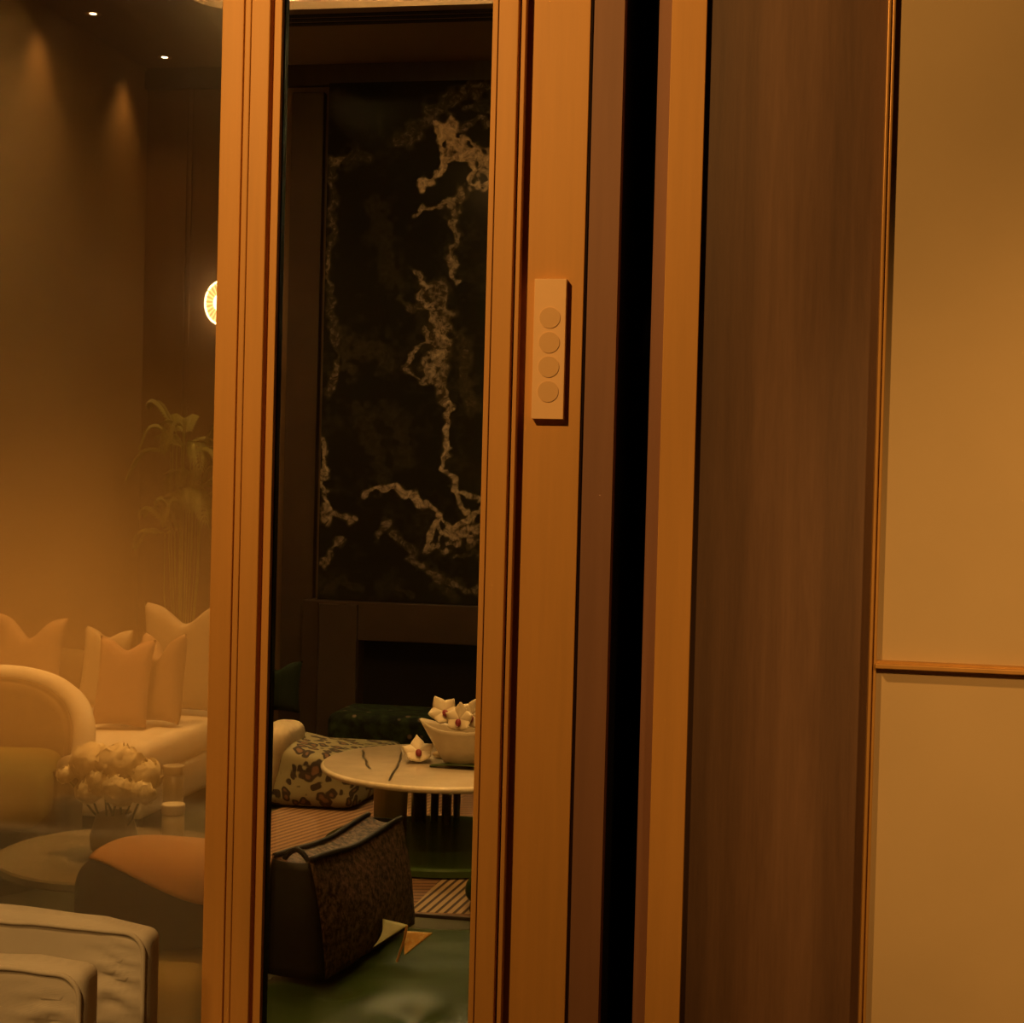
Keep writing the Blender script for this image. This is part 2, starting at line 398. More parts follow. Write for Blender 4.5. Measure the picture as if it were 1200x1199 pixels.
# ------------------------------------------------------------------ the partition
YP = 2.30                       # front plane of the glazed partition
ZT = 3.88                       # ceiling
YB = 8.85                       # back wall of the lounge
XL = -3.90                      # left wall of the lounge
def X(px, Y=YP, y=600): return at_y(px, y, Y).x
Z0 = 0.0
def vbar(bm, x0, x1, y0, y1, bev=0.0, mi=0): return box(bm, x0, x1, y0, y1, Z0, ZT, bev, 2, mi)

# left post: the frame of the fixed pane and the stile of the door
win = struct_empty('window_1', 'hazy reflective glass pane at the left with its bronze frame post', 'window', (X(262), YP, 0))
def rel(o, par):
    o.parent = par; o.matrix_parent_inverse = Matrix.Translation(-Vector(par.location)); return o
bm = B(); vbar(bm, X(248.3), X(273.2), YP, YP+0.06, 0.0015); vbar(bm, X(272.6), X(276.6), YP+0.012, YP+0.06)
vbar(bm, X(245), X(249), YP+0.012, YP+0.06)
rel(obj('frame_post', bm, M['bronze']), win)
bm = B(); box(bm, -2.6, X(247.5)+0.008, YP+0.030, YP+0.038, 0.02, ZT)
rel(obj('glass_pane', bm, M['glass_left']), win)
door = struct_empty('door_1', 'narrow glazed bronze door between the two stepped stiles', 'door', (X(440), YP, 0))
bm = B(); vbar(bm, X(276.2), X(283), YP-0.006, YP+0.05, 0.0015); vbar(bm, X(282.6), X(304.4), YP-0.003, YP+0.05, 0.0015)
vbar(bm, X(304), X(308.6), YP+0.014, YP+0.05); vbar(bm, X(308.2), X(316.8), YP+0.003, YP+0.036, 0.001)
rel(obj('stile', bm, M['bronze']), door)
bm = B(); vbar(bm, X(316.6), X(318.5), YP+0.014, YP+0.03)
rel(obj('gasket', bm, M['gasket']), door)
bm = B(); vbar(bm, X(563.6), X(570), YP-0.004, YP+0.05, 0.001); vbar(bm, X(569.6), X(593.4), YP-0.001, YP+0.05, 0.0015)
vbar(bm, X(597), X(602), YP-0.001, YP+0.05, 0.001)
rel(obj('stile', bm, M['bronze']), door)
bm = B(); vbar(bm, X(593), X(597.4), YP+0.016, YP+0.05)
rel(obj('gasket', bm, M['bronze_dark']), door)
bm = B(); box(bm, X(319), X(566), YP+0.026, YP+0.034, 0.02, ZT)
rel(obj('glass_pane', bm, M['glass_mid']), door)

YJ = YP+0.018                   # face of the jamb board, set back behind the stile
bm = B(); vbar(bm, X(601.6, YJ), X(677.2, YJ), YJ, YJ+0.04, 0.0012)
struct('trim_1', bm, M['bronze'], 'wide bronze jamb board that carries the small button plate', 'trim')
xj = X(677.2, YJ)
xe = X(684, YJ+0.04)
# lining of the sliding pocket: edge reveal, brown return, black back, dark return, bronze casing
bm = B(); vbar(bm, xj-0.02, xj+0.002, YJ+0.004, YJ+0.0075)
struct('trim_2', bm, M['bronze_dark'], 'thin dark edge along the right of the bronze jamb board', 'trim')
YR = YJ+0.008
xr = X(717, YR+0.004)
bm = B(); vbar(bm, xj-0.03, xr, YR, YR+0.03)
struct('trim_3', bm, M['reveal'], 'brown upright lining board left of the black slot', 'trim')
YK = YP+0.55
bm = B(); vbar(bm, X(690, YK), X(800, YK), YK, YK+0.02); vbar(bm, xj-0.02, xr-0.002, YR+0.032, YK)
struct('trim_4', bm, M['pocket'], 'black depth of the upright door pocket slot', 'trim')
YO = YP+0.02
xo0, xo1 = X(771.5, YO), X(812.5, YO)
bm = B(); vbar(bm, X(757, YO+0.03), xo0+0.004, YO+0.03, YO+0.5)
struct('trim_5', bm, M['reveal'], 'narrow shaded brown strip on the right of the black slot', 'trim')
bm = B(); vbar(bm, xo0, xo1, YO, YO+0.05, 0.001)
struct('trim_6', bm, M['bronze'], 'flat bronze casing strip beside the walnut panel', 'trim')
YW = YP+0.032
shade_steps = [(X(px, YW), f) for px, f in ((800, 0.62), (830, 0.62), (848, 0.75), (872, 0.80), (885, 1.0), (950, 1.02), (962, 0.98), (968, 0.82), (1010, 0.74), (1030, 0.62))]  # painted shade: bands at both edges darken the veneer colour
M['walnut'] = wood('walnut veneer', (0.13, 0.068, 0.038), (0.21, 0.115, 0.066), 0.5, 1.0, shade_steps)
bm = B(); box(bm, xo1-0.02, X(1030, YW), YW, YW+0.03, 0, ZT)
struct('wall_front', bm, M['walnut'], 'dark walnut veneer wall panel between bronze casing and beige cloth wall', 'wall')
# cloth panels on the right with their brass beads
YF = YP+0.012
xb0 = X(1023.6, YP)
bm = B(); box(bm, xb0, X(1027.4), YP, YP+0.09, 0, ZT, 0.0012); box(bm, X(1027.2), X(1029.2), YP+0.006, YP+0.09, 0, ZT); box(bm, X(1029), X(1032.4), YP+0.001, YP+0.09, 0, ZT, 0.001)
struct('trim_7', bm, M['brass'], 'slim upright brass bead at the left edge of the beige cloth panels', 'trim')
zr1 = at_y(1100, 780.5, YP).z; zr0 = at_y(1100, 786.0, YP).z
bm = B(); box(bm, X(1031), 1.6, YP-0.010, YF+0.02, zr0, zr1, 0.0012)
box(bm, X(1031), 1.6, YP+0.002, YF+0.02, zr1-0.001, zr1+0.0035)
struct('trim_8', bm, M['brass'], 'level brass rail across the beige cloth wall', 'trim')
bm = B(); box(bm, X(1032), 1.6, YF, YF+0.03, zr1+0.003, ZT, 0.001)
struct('wall_right_upper', bm, M['fabric_wall'], 'beige cloth wall panel above the brass rail', 'wall')
bm = B(); box(bm, X(1032), 1.6, YF, YF+0.03, 0, zr0, 0.001)
struct('wall_right_lower', bm, M['fabric_wall'], 'beige cloth wall panel below the brass rail', 'wall')

# button plate on the jamb
zt, zb = at_y(646, 328, YJ).z, at_y(641, 491.5, YJ).z
xk0, xk1 = at_y(624.5, 410, YJ-0.012).x, at_y(662, 410, YJ-0.012).x
kp = thing('switch_plate', 'slim copper switch plate with four round buttons on the bronze jamb', 'switch', ((xk0+xk1)/2, YJ, zb))
zt -= zb
bm = B(); box(bm, -(xk1-xk0)/2, (xk1-xk0)/2, -0.013, 0, 0, zt, 0.0008)
obj('plate', bm, M['plate'], kp)
for y in (372.5, 401.5, 430, 459):
    zc = at_y(643, y, YJ-0.013).z-zb
    bm = B(); bmesh.ops.create_cone(bm, cap_ends=True, segments=40, radius1=0.0155, radius2=0.0155, depth=0.0016, matrix=Matrix.Translation((0.0005, -0.0133, zc)) @ Matrix.Rotation(PI/2, 4, 'X'))
    obj('button', bm, M['button'], kp)

# ------------------------------------------------------------------ room shell
bm = B(); box(bm, -6, 2.5, -3.0, YP-0.02, -0.05, 0.0); struct('floor_front', bm, M['floor_front'], 'golden carpet on the near side of the glass', 'floor')
bm = B(); box(bm, -6, 2.5, YP-0.02, YB+1.0, -0.05, 0.0); struct('floor', bm, M['floor'], 'dark olive carpet of the lounge behind the glass', 'floor')
bm = B(); box(bm, XL-0.1, XL, YP+0.1, YB+1.0, 0, ZT+0.6); struct('wall_left', bm, M['wood_left'], 'plain brown left wall with two pools of light at its top', 'wall')
bm = B(); box(bm, XL-0.1, 2.5, YB, YB+0.1, 0, ZT+0.6)
xs = [X(p, YB-0.012, 300) for p in (170, 215, 221, 300)]
for x in xs[1:]: box(bm, x-0.008, x+0.008, YB-0.012, YB+0.01, 0, ZT)
struct('wall_back', bm, M['wood_wall'], 'brown panelled back wall behind sofa and wall lamp', 'wall')
bm = B(); box(bm, 1.6, 1.7, YP, YB+0.1, 0, ZT+0.6); struct('wall_lounge_side', bm, M['wood_wall'], 'right side wall of the lounge', 'wall')
bm = B(); box(bm, -6, -2.62, -3.1, -3.0, 0, ZT); struct('wall_rear_left', bm, M['rear_wall'], 'ochre wall behind the viewer that shines in the left pane', 'wall')
bm = B(); box(bm, -2.62, 2.5, -3.1, -3.0, 0, ZT); struct('wall_rear', bm, M['dark_wall'], 'dark panelled wall behind the viewer', 'wall')
bm = B(); box(bm, -6.1, -6, -3, YP, 0, ZT); struct('wall_near_left', bm, M['dark_wall'], 'dark wall far left on the near side', 'wall')
bm = B(); box(bm, -6, XL, YP+0.1, YP+0.15, 0, ZT); box(bm, -6, -2.59, YP+0.0, YP+0.1, 0, ZT); struct('wall_front_left', bm, M['wood_left'], 'wall left of the glass pane', 'wall')
bm = B(); box(bm, 1.6, 2.5, YP, YP+0.1, 0, ZT); struct('wall_front_right', bm, M['fabric_wall'], 'wall right of the cloth panels', 'wall')
bm = B(); box(bm, -6, 2.5, -3, YP+0.06, ZT, ZT+0.08); struct('ceiling_near', bm, M['ceiling_brown'], 'brown ceiling on the near side', 'ceiling')
# lounge ceiling with a lit tray; far rim seen at the top of both panes
hy = at_z(450, 8, ZT).y
hx0 = at_z(228, 2, ZT).x
bm = B()
n = 12; R = 0.25
hole = [(hx0, YP+0.8)] + [(hx0+R-R*math.cos(PI/2*i/n), hy-R+R*math.sin(PI/2*i/n)) for i in range(n+1)] + [(1.3, hy), (1.3, YP+0.8)]
outer = [(XL-0.1, YP+0.06)] + [(XL-0.1, YB+0.1)] + [(1.7, YB+0.1), (1.7, YP+0.06)]
def ring_plate(bm, z):
    o = [bm.verts.new((x, y, z)) for x, y in outer]; h = [bm.verts.new((x, y, z)) for x, y in hole]
    ne = [bm.edges.new((a, b)) for l in (o, h) for a, b in zip(l, l[1:]+l[:1])]
    bmesh.ops.triangle_fill(bm, use_beauty=True, use_dissolve=False, edges=ne)
ring_plate(bm, ZT)
ret = bmesh.ops.extrude_face_region(bm, geom=bm.faces[:])
bmesh.ops.translate(bm, verts=[v for v in ret['geom'] if isinstance(v, bmesh.types.BMVert)], vec=(0, 0, 0.05))
struct('ceiling', bm, M['ceiling_brown'], 'brown lounge ceiling around the bright tray', 'ceiling')
bm = B()
def off(d): return [(x-d if x < 0 else x+d, y+d if y > 5 else y-d) for x, y in hole]
prism(bm, off(0.15), ZT+0.30, ZT+0.33)
a = off(0.15)
for (xa, ya), (xb, yb) in zip(a, a[1:]+a[:1]):
    bm.faces.new([bm.verts.new(p) for p in ((xa, ya, ZT+0.05), (xb, yb, ZT+0.05), (xb, yb, ZT+0.30), (xa, ya, ZT+0.30))])
struct('trim_9', bm, M['tray'], 'bright cream tray in the lounge ceiling, cut by the top edge', 'trim')
sv = thing('ceiling_vent', 'black linear slot vent in the brown ceiling beside the bright tray', 'vent', (0, 0, 0))
for ya, yb in ((14, 17), (19, 22), (24, 27)):
    y0, y1 = at_z(450, ya, ZT).y, at_z(450, yb, ZT).y
    bm = B(); box(bm, X(300, 7.6, 30), 1.2, min(y0, y1), max(y0, y1), ZT-0.005, ZT-0.0006)
    obj('slot', bm, M['slot'], sv)
bm = B(); box(bm, XL, 1.6, YB-0.05, YB-0.001, ZT-0.12, ZT)
struct('trim_10', bm, M['dark_wood'], 'dark cornice where back wall meets the lounge ceiling', 'trim')

# ------------------------------------------------------------------ fireplace with the marble slab
YM = YB-0.12
fp = thing('fireplace', 'tall black marble chimney breast with cream veins over a dark fireplace', 'fireplace', (at_y(470, 700, YM).x, YM, 0))
veins = [
 ([(510,143),(516,158),(521,184),(518,203),(494,217)], 3.2, 1.0), ([(523,149),(529,165),(542,174),(561,184),(580,192)], 6.5, 1.0),
 ([(540,160),(556,170),(575,176)], 3, .7), ([(554,193),(550,215),(575,217)], 3.0, .9), ([(562,190),(575,205)], 6, .8), ([(521,184),(535,188),(548,178)], 3.5, .9),
 ([(470,165),(490,150),(510,130),(548,108),(578,98)], 8, .35), ([(540,150),(560,140),(578,150)], 3, .45), ([(545,125),(575,130)], 4, .35),
 ([(542,222),(529,250),(535,279),(529,304),(533,330)], 3.2, .55), ([(485,252),(497,242),(515,244),(532,234)], 1.6, .6),
 ([(391,184),(388,222),(388,269),(385,317),(388,349),(392,380),(396,420),(388,460)], 3.2, .38), ([(396,187),(412,184),(430,182)], 6, .28), ([(392,194),(396,184)], 5, .4),
 ([(485,322),(500,338),(491,345),(504,358),(512,378)], 3.5, .55), ([(466,348),(480,362),(500,352)], 3, .35), ([(512,340),(520,370),(514,400),(520,430)], 9, .42),
 ([(499,386),(501,403),(482,417),(475,431),(493,448)], 2.2, .5), ([(516,386),(519,408),(507,425),(501,440)], 6.5, .55), ([(520,410),(516,448),(524,470)], 5.5, .45), ([(540,400),(545,440),(552,480)], 6, .28),
 ([(527,472),(524,502),(528,519),(521,539),(518,550),(530,564),(544,601)], 2.6, .7), ([(378,510),(380,530),(381,547),(378,564),(381,581),(391,598),(414,607)], 2.8, .65), ([(380,592),(386,602),(378,612)], 4, .6),
 ([(430,580),(445,570),(479,578),(501,591),(516,604),(530,618),(561,602),(575,590)], 3.2, .75), ([(516,607),(504,627),(504,647),(512,640),(516,615)], 2.6, .7),
 ([(530,621),(524,638),(547,627),(570,612)], 6, .75), ([(533,576),(555,581),(575,592)], 2.2, .6), ([(545,640),(560,632),(575,640)], 4, .4),
 ([(453,613),(442,630)], 3, .45), ([(460,628),(473,635),(490,658),(513,678),(541,689),(570,700)], 3.6, .42), ([(402,630),(388,650),(377,661)], 2.6, .5), ([(535,652),(555,647),(575,660)], 3, .35),
 ([(385,690),(400,680),(420,690)], 4, .25), ([(420,410),(440,405),(455,420)], 9, .22), ([(470,690),(480,700)], 3, .3), ([(450,480),(470,500),(475,540)], 8, .15), ([(425,480),(440,520),(448,560)], 7, .16),
 ([(500,660),(520,690),(535,700)], 4, .25), ([(405,395),(400,410),(408,430)], 6, .25), ([(440,240),(450,290),(460,330)], 9, .15),
]
zs_top, zs_bot = at_y(450, 96, YM).z, at_y(470, 706, YM).z
xa, xb = at_y(379, 400, YM).x, 0.6
nx, nz = 210, 640
xv_end = at_y(600, 400, YM).x
gx = np.concatenate([np.linspace(xa, xv_end, nx), [xb]]); gz = np.linspace(zs_bot, zs_top, nz)
GX, GZ = np.meshgrid(gx, gz, indexing='ij')
P = np.stack([GX-CAM.x, np.full_like(GX, YM-CAM.y), GZ-CAM.z], -1)
dep = P @ np.array(fw); PX = 600+F*(P @ np.array(cr))/dep; PY = 599.5-F*(P @ np.array(cu))/dep
rng = np.random.default_rng(3)
def vnoise(x, y, s, seed):
    r = np.random.default_rng(seed); T = r.random((256, 256))*2-1
    u, v = x/s, y/s; i, j = np.floor(u).astype(int), np.floor(v).astype(int); fu, fv = u-i, v-j
    fu, fv = fu*fu*(3-2*fu), fv*fv*(3-2*fv); g = lambda a, b: T[a % 256, b % 256]
    return (g(i, j)*(1-fu)+g(i+1, j)*fu)*(1-fv)+(g(i, j+1)*(1-fu)+g(i+1, j+1)*fu)*fv
WX = PX+4.0*vnoise(PX, PY, 14, 1)+2.2*vnoise(PX, PY, 5, 2); WY = PY+4.0*vnoise(PX, PY, 14, 3)+2.2*vnoise(PX, PY, 5, 4)
V = np.zeros_like(PX)
for pts, w, s in veins:
    D = np.full_like(PX, 1e9)
    for (x0, y0), (x1, y1) in zip(pts, pts[1:]):
        L2 = (x1-x0)**2+(y1-y0)**2; t = np.clip(((WX-x0)*(x1-x0)+(WY-y0)*(y1-y0))/L2, 0, 1)
        D = np.minimum(D, np.hypot(WX-x0-t*(x1-x0), WY-y0-t*(y1-y0)))
    wl = w*1.4*(1.0+0.75*vnoise(PX, PY, 8, 5))
    V = np.maximum(V, s*np.clip(1.9*np.exp(-(D/np.maximum(wl, .6))**2*0.9)-.25, 0, 1)*(1+.25*vnoise(PX, PY, 4, 8)))
cloud = np.clip(0.5*vnoise(PX, PY, 38, 6)+0.35*vnoise(PX, PY, 12, 7)+.25*vnoise(PX, PY, 5, 9)-0.12, 0, 1)
V = np.clip(np.maximum(V, cloud*0.28), 0, 1)
me = bpy.data.meshes.new('marble_slab')
x_rel = GX-fp.location.x
front = np.stack([x_rel, np.zeros_like(GX), GZ], -1).reshape(-1, 3)
NX, NZ = GX.shape
idx = np.arange(NX*NZ).reshape(NX, NZ)
quads = np.stack([idx[:-1, :-1], idx[1:, :-1], idx[1:, 1:], idx[:-1, 1:]], -1).reshape(-1, 4).tolist()
rim = list(idx[:, 0])+list(idx[-1, 1:])+list(idx[::-1, -1][1:])+list(idx[0, ::-1][1:-1])
base = len(front); back = front[rim]+np.array([0, 0.119, 0])
allv = np.concatenate([front, back]); nr = len(rim)
for i in range(nr): quads.append([int(rim[i]), int(base+i), int(base+(i+1) % nr), int(rim[(i+1) % nr])])
me.from_pydata(allv.tolist(), [], quads)
at_ = me.attributes.new('vein', 'FLOAT', 'POINT'); at_.data.foreach_set('value', np.concatenate([V.reshape(-1), V.reshape(-1)[rim]]).astype(np.float32))
me.materials.append(M['marble'])
mo = bpy.data.objects.new('marble_slab', me); C.objects.link(mo); mo.parent = fp
# surround: upright with a splayed cheek, lintel and the black firebox
def FX(px, py, Y=YM): return at_y(px, py, Y).x-fp.location.x
zo = at_y(480, 752, YM).z
bm = B(); box(bm, FX(356, 760), FX(421, 790), -0.05, 0.11, 0, zs_bot-0.003, 0.004); box(bm, FX(421, 790), 0.6-fp.location.x, -0.05, 0.11, zo, zs_bot-0.003, 0.004)
obj('surround', bm, M['surround'], fp)
bm = B(); xa_, xb_ = FX(376, 760), FX(421, 790)
prism(bm, [(xa_, -0.055), (xb_-0.002, -0.05), (xb_-0.002, -0.075), (xa_+0.02, -0.11)], 0.02, zs_bot-0.02)
obj('upright', bm, M['surround'], fp)
bm = B(); box(bm, FX(421, 790), 0.6-fp.location.x, 0.09, 0.115, 0, zo)
obj('firebox', bm, M['firebox'], fp)
pl = at_y(352, 400, YB-0.05)
bm = B(); box(bm, X(336, YB-0.06, 400), X(373, YB-0.06, 400), YB-0.06, YB, 0, ZT-0.16, 0.004)
struct('trim_11', bm, M['surround'], 'brown pilaster left of the black marble', 'trim')

# ------------------------------------------------------------------ lounge lamps
lx = at_y(256, 354, YB-0.08)
sconce = thing('wall_sconce', 'round sunburst wall lamp glowing beside the bronze frame post', 'lamp', (lx.x, YB, lx.z))
bm = B(); bmesh.ops.create_cone(bm, cap_ends=True, segments=40, radius1=0.05, radius2=0.05, depth=0.03, matrix=Matrix.Translation((0, -0.015, 0)) @ Matrix.Rotation(PI/2, 4, 'X'))
obj('backplate', bm, M['brass'], sconce)
bm = B(); ns = 96; R0 = 0.098
ctr = bm.verts.new((0, -0.05, 0)); ring = []
for i in range(ns):
    rr = R0*(1.0 if i % 2 else 0.985); a = 2*PI*i/ns
    ring.append(bm.verts.new((rr*math.cos(a), -0.035-0.008*(i % 2), rr*1.28*math.sin(a))))
for i in range(ns): bm.faces.new((ctr, ring[i], ring[(i+1) % ns]))
for i_, f_ in enumerate(bm.faces): f_.material_index = (i_//2) % 2
obj('fluted_shade', bm, [M['lamp_white'], M['lamp_dim']], sconce)
bm = B(); tube(bm, [(R0*math.cos(2*PI*i/48), -0.037, 1.28*R0*math.sin(2*PI*i/48)) for i in range(48)], 0.007, 8, True)
obj('rim', bm, M['lamp_core'], sconce, True)
bm = B(); bmesh.ops.create_uvsphere(bm, u_segments=24, v_segments=12, radius=0.045, matrix=Matrix.Translation((0, -0.05, 0)) @ Matrix.Diagonal((1, 0.4, 1.2, 1)))
obj('bulb', bm, M['lamp_core'], sconce, True)
LAMP = (1.0, 0.50, 0.13)
def spot(name, loc, target, energy, size=60, blend=0.4, radius=0.03, col=LAMP):
    d = bpy.data.lights.new(name, 'SPOT'); d.energy = energy; d.color = col; d.spot_size = math.radians(size); d.spot_blend = blend; d.shadow_soft_size = radius
    o = bpy.data.objects.new(name, d); C.objects.link(o); o.location = loc
    o.rotation_euler = (Vector(target)-Vector(loc)).to_track_quat('-Z', 'Y').to_euler(); return o
def point(name, loc, energy, radius=0.05, col=LAMP):
    d = bpy.data.lights.new(name, 'POINT'); d.energy = energy; d.color = col; d.shadow_soft_size = radius
    o = bpy.data.objects.new(name, d); C.objects.link(o); o.location = loc; return o
def area(name, loc, target, energy, sx, sy, col=LAMP):
    d = bpy.data.lights.new(name, 'AREA'); d.energy = energy; d.color = col; d.shape = 'RECTANGLE'; d.size = sx; d.size_y = sy
    o = bpy.data.objects.new(name, d); C.objects.link(o); o.location = loc
    o.rotation_euler = (Vector(target)-Vector(loc)).to_track_quat('-Z', 'Y').to_euler(); return o
def downlight(x, y, label, lens=True):
    t = thing('downlight', label, 'downlight', (x, y, ZT), 0, 'ceiling downlights over the left wall')
    bm = B(); lathe(bm, [(0.020, -0.001), (0.040, -0.004), (0.042, 0.0)], 32); obj('bezel', bm, M['brass'], t)
    bm = B(); lathe(bm, [(0, -0.002), (0.018, -0.002), (0.018, 0.0)], 32); obj('lens', bm, M['down_lens'], t)
    return t
d1 = at_z(109, 16, ZT); d2 = at_z(193, 67, ZT)
downlight(d1.x, d1.y, 'tiny bright ceiling downlight nearer the top left corner of the photo')
downlight(d2.x, d2.y, 'tiny bright ceiling downlight near the dark wall corner')
for d in (d1, d2): spot('downlight_beam', (d.x, d.y, ZT-0.05), (d.x, d.y, 0), 6, 50, 1.0, 0.03)
for px_, py_ in ((45, 40), (145, 105)):
    g = at_x(px_, py_, XL)
    spot('wall_grazer', (XL+0.125, g.y, ZT-0.02), (XL+0.08, g.y, 2.2), 21, 84, 1.0, 0.07)
point('sconce_glow', (lx.x, YB-0.16, lx.z), 1.0, 0.05)

# ------------------------------------------------------------------ sofa and pillows (left pane)
def frompx(px, py, Z): return at_z(px, py, Z)
sofa = thing('sofa', 'long cream seated sofa against the wall under a row of pillows', 'sofa', (-3.23, 6.66, 0))
bm = rbox(1.22, 1.05, 0.15, 0.05, step=0.06); obj('seat_cushion', bm, M['cream'], sofa, True, (0, -0.10, 0.235))
bm = rbox(1.20, 1.00, 0.17, 0.03, step=0.08); obj('base', bm, M['cream'], sofa, True, (0, -0.10, 0.07))
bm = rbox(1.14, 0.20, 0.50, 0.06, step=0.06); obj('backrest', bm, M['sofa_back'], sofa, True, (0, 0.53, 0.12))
for sx in (-0.54, 0.54):
    for sy in (-0.52, 0.34):
        bm = B(); lathe(bm, [(0.0, 0.0), (0.022, 0.0), (0.03, 0.085), (0, 0.085)], 16, (sx, sy, 0)); obj('leg', bm, M['dark_wood'], sofa)
def pillow(label, mt, px_c, py_bot, w, h, dip=0.05, Yc=7.4, zb=0.44, lean=0.25, rz=0.0, roll=0.0, group='pillows on the cream sofa', t=0.16):
    bm = B(); n = 22
    def pt(u, v, s):
        e = (max(0, 1-u**4)**.5)*(max(0, 1-v**4)**.5)
        x = w/2*u*(1-0.10*(1-v*v)); z = h/2*v*(1-0.08*(1-u*u))+h/2
        z -= dip*math.exp(-(u/0.38)**2)*max(0, (v+0.2)/1.2)**1.5
        return Vector((x, s*t/2*e**0.8, z))
    for s in (-1, 1):
        g = [[bm.verts.new(pt(-1+2*i/n, -1+2*j/n, s)) for j in range(n+1)] for i in range(n+1)]
        for i in range(n):
            for j in range(n): bm.faces.new((g[i][j], g[i+1][j], g[i+1][j+1], g[i][j+1]))
    bmesh.ops.remove_doubles(bm, verts=bm.verts, dist=0.0005)
    o = obj('throw_pillow', bm, mt, None, True)
    p = at_y(px_c, py_bot, Yc)
    o.location = (p.x, Yc, zb); o.rotation_euler = (-lean, roll, rz)
    return tag(o, label, 'pillow', group)
pillow('tan pillow with a pointed ear, leftmost on the sofa behind the round chair back', M['pil_tan'], 26, 850, 0.34, 0.43, 0.09, 6.70, 0.400, 0.10, 0.12, 0.05, t=0.11)
pillow('cream pillow standing half hidden behind the rust pillow', M['pil_cream'], 116, 860, 0.22, 0.385, 0.03, 6.74, 0.400, 0.10, 0.22, 0.08, t=0.10)
pillow('rust pillow leaning in front of the cream pillow on the sofa', M['pil_rust'], 138, 872, 0.24, 0.39, 0.04, 6.37, 0.395, 0.2, 0.25, 0.06, t=0.12)
pillow('tan speckled pillow with a dented top in the middle of the sofa', M['pil_tan'], 184, 857, 0.23, 0.40, 0.10, 6.52, 0.395, 0.15, -0.25, -0.03, t=0.12)
pillow('large cream pillow standing highest at the right of the sofa', M['pil_cream'], 216, 857, 0.44, 0.51, 0.08, 6.86, 0.395, 0.05, -0.1, -0.03, t=0.12)
pillow('small dark green pillow on the leopard print chair behind its cream arm', M['pil_green'], 322, 850, 0.26, 0.26, 0.04, 7.50, 0.32, 0.1, 0.0, 0.0, group=None, t=0.10)

# pale round backed chair in front of the sofa
p = at_z(-20, 940, 0.0)
rc = thing('barrel_chair', 'pale round backed tub chair cut by the left edge of the photo', 'chair', (at_y(-28, 900, 5.3).x, 5.3, 0), 0.25)
def barrel(u, v):
    a = PI*(-0.12+1.24*u); r = 0.39
    zt_ = 0.44+0.265*math.sin(PI*max(0, min(1, (u*1.24-0.12))))**0.6 if 0 < u*1.24-0.12 < 1 else 0.44
    return Vector((r*math.cos(a), r*math.sin(a)*0.9-0.05, 0.10+(zt_-0.10)*v))
bm = B(); sheet(bm, barrel, 40, 12, 0.07); bmesh.ops.bevel(bm, geom=[e for e in bm.edges if e.is_manifold and e.calc_face_angle() > 1.0], offset=0.02, segments=3, affect='EDGES')
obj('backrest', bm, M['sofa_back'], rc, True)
bm = B(); tube(bm, [barrel(i/40, 1.0)*1.0 for i in range(41)], 0.042, 10); obj('top_roll', bm, M['cream'], rc, True)
bm = rbox(0.62, 0.60, 0.20, 0.06, step=0.05); obj('seat_cushion', bm, M['olive_cloth'], rc, True, (0, -0.06, 0.25))
bm = B(); lathe(bm, [(0, 0.0), (0.30, 0.0), (0.32, 0.12), (0, 0.12)], 32); obj('plinth', bm, M['dark_wood'], rc)

# flower table near the pane
tp = at_z(140, 1000, 0.50)
ft = thing('side_table', 'dim round side table under the white flowers', 'table', (tp.x, tp.y, 0))
bm = B(); lathe(bm, [(0, 0.475), (0.31, 0.475), (0.315, 0.48), (0.315, 0.495), (0.31, 0.50), (0, 0.50)], 56); obj('table_top', bm, M['dim_oak'], ft)
bm = B(); lathe(bm, [(0, 0.0), (0.20, 0.0), (0.19, 0.02), (0.035, 0.04), (0.03, 0.475), (0, 0.475)], 32); obj('pedestal', bm, M['dark_wood'], ft, True)
vz = at_z(133, 1005, 0.50)
vs = thing('vase', 'low round vase holding the white flowers on the side table', 'vase', (vz.x, vz.y, 0.50))
bm = B(); lathe(bm, [(0, 0.0), (0.04, 0.0), (0.058, 0.025), (0.062, 0.055), (0.05, 0.10), (0.045, 0.118), (0.04, 0.116), (0.045, 0.10), (0, 0.05)], 36); obj('body', bm, M['jar'], vs, True)
def bloom_mesh(R, seed):
    rnd = random.Random(seed); bm = B()
    bmesh.ops.create_icosphere(bm, subdivisions=3, radius=R*0.5)
    for ring_i, (npet, pol, rr, size) in enumerate(((4, 0.35, 0.72, 0.9), (6, 0.95, 0.84, 1.0), (8, 1.5, 0.95, 1.0), (8, 2.1, 0.95, 0.9))):
        for k in range(npet):
            az = 2*PI*(k+0.5*(ring_i % 2)+rnd.uniform(-.15, .15))/npet; po = pol+rnd.uniform(-.12, .12)
            g = []
            nn = 6
            for i in range(nn+1):
                row = []
                for j in range(nn+1):
                    u, v = -1+2*i/nn, -1+2*j/nn
                    ww = math.sqrt(max(0, 1-0.55*v*v))
                    da = u*ww*0.62*size/max(0.5, math.sin(po)); dp = -v*0.55*size
                    rad = R*rr*(1+0.10*v+0.17*noise.noise((u*2.4+seed, v*2.4+k, ring_i)))
                    th, ph = po+dp, az+da
                    row.append(bm.verts.new((rad*math.sin(th)*math.cos(ph), rad*math.sin(th)*math.sin(ph), rad*math.cos(th))))
                g.append(row)
            for i in range(nn):
                for j in range(nn): bm.faces.new((g[i][j], g[i+1][j], g[i+1][j+1], g[i][j+1]))
    return bm
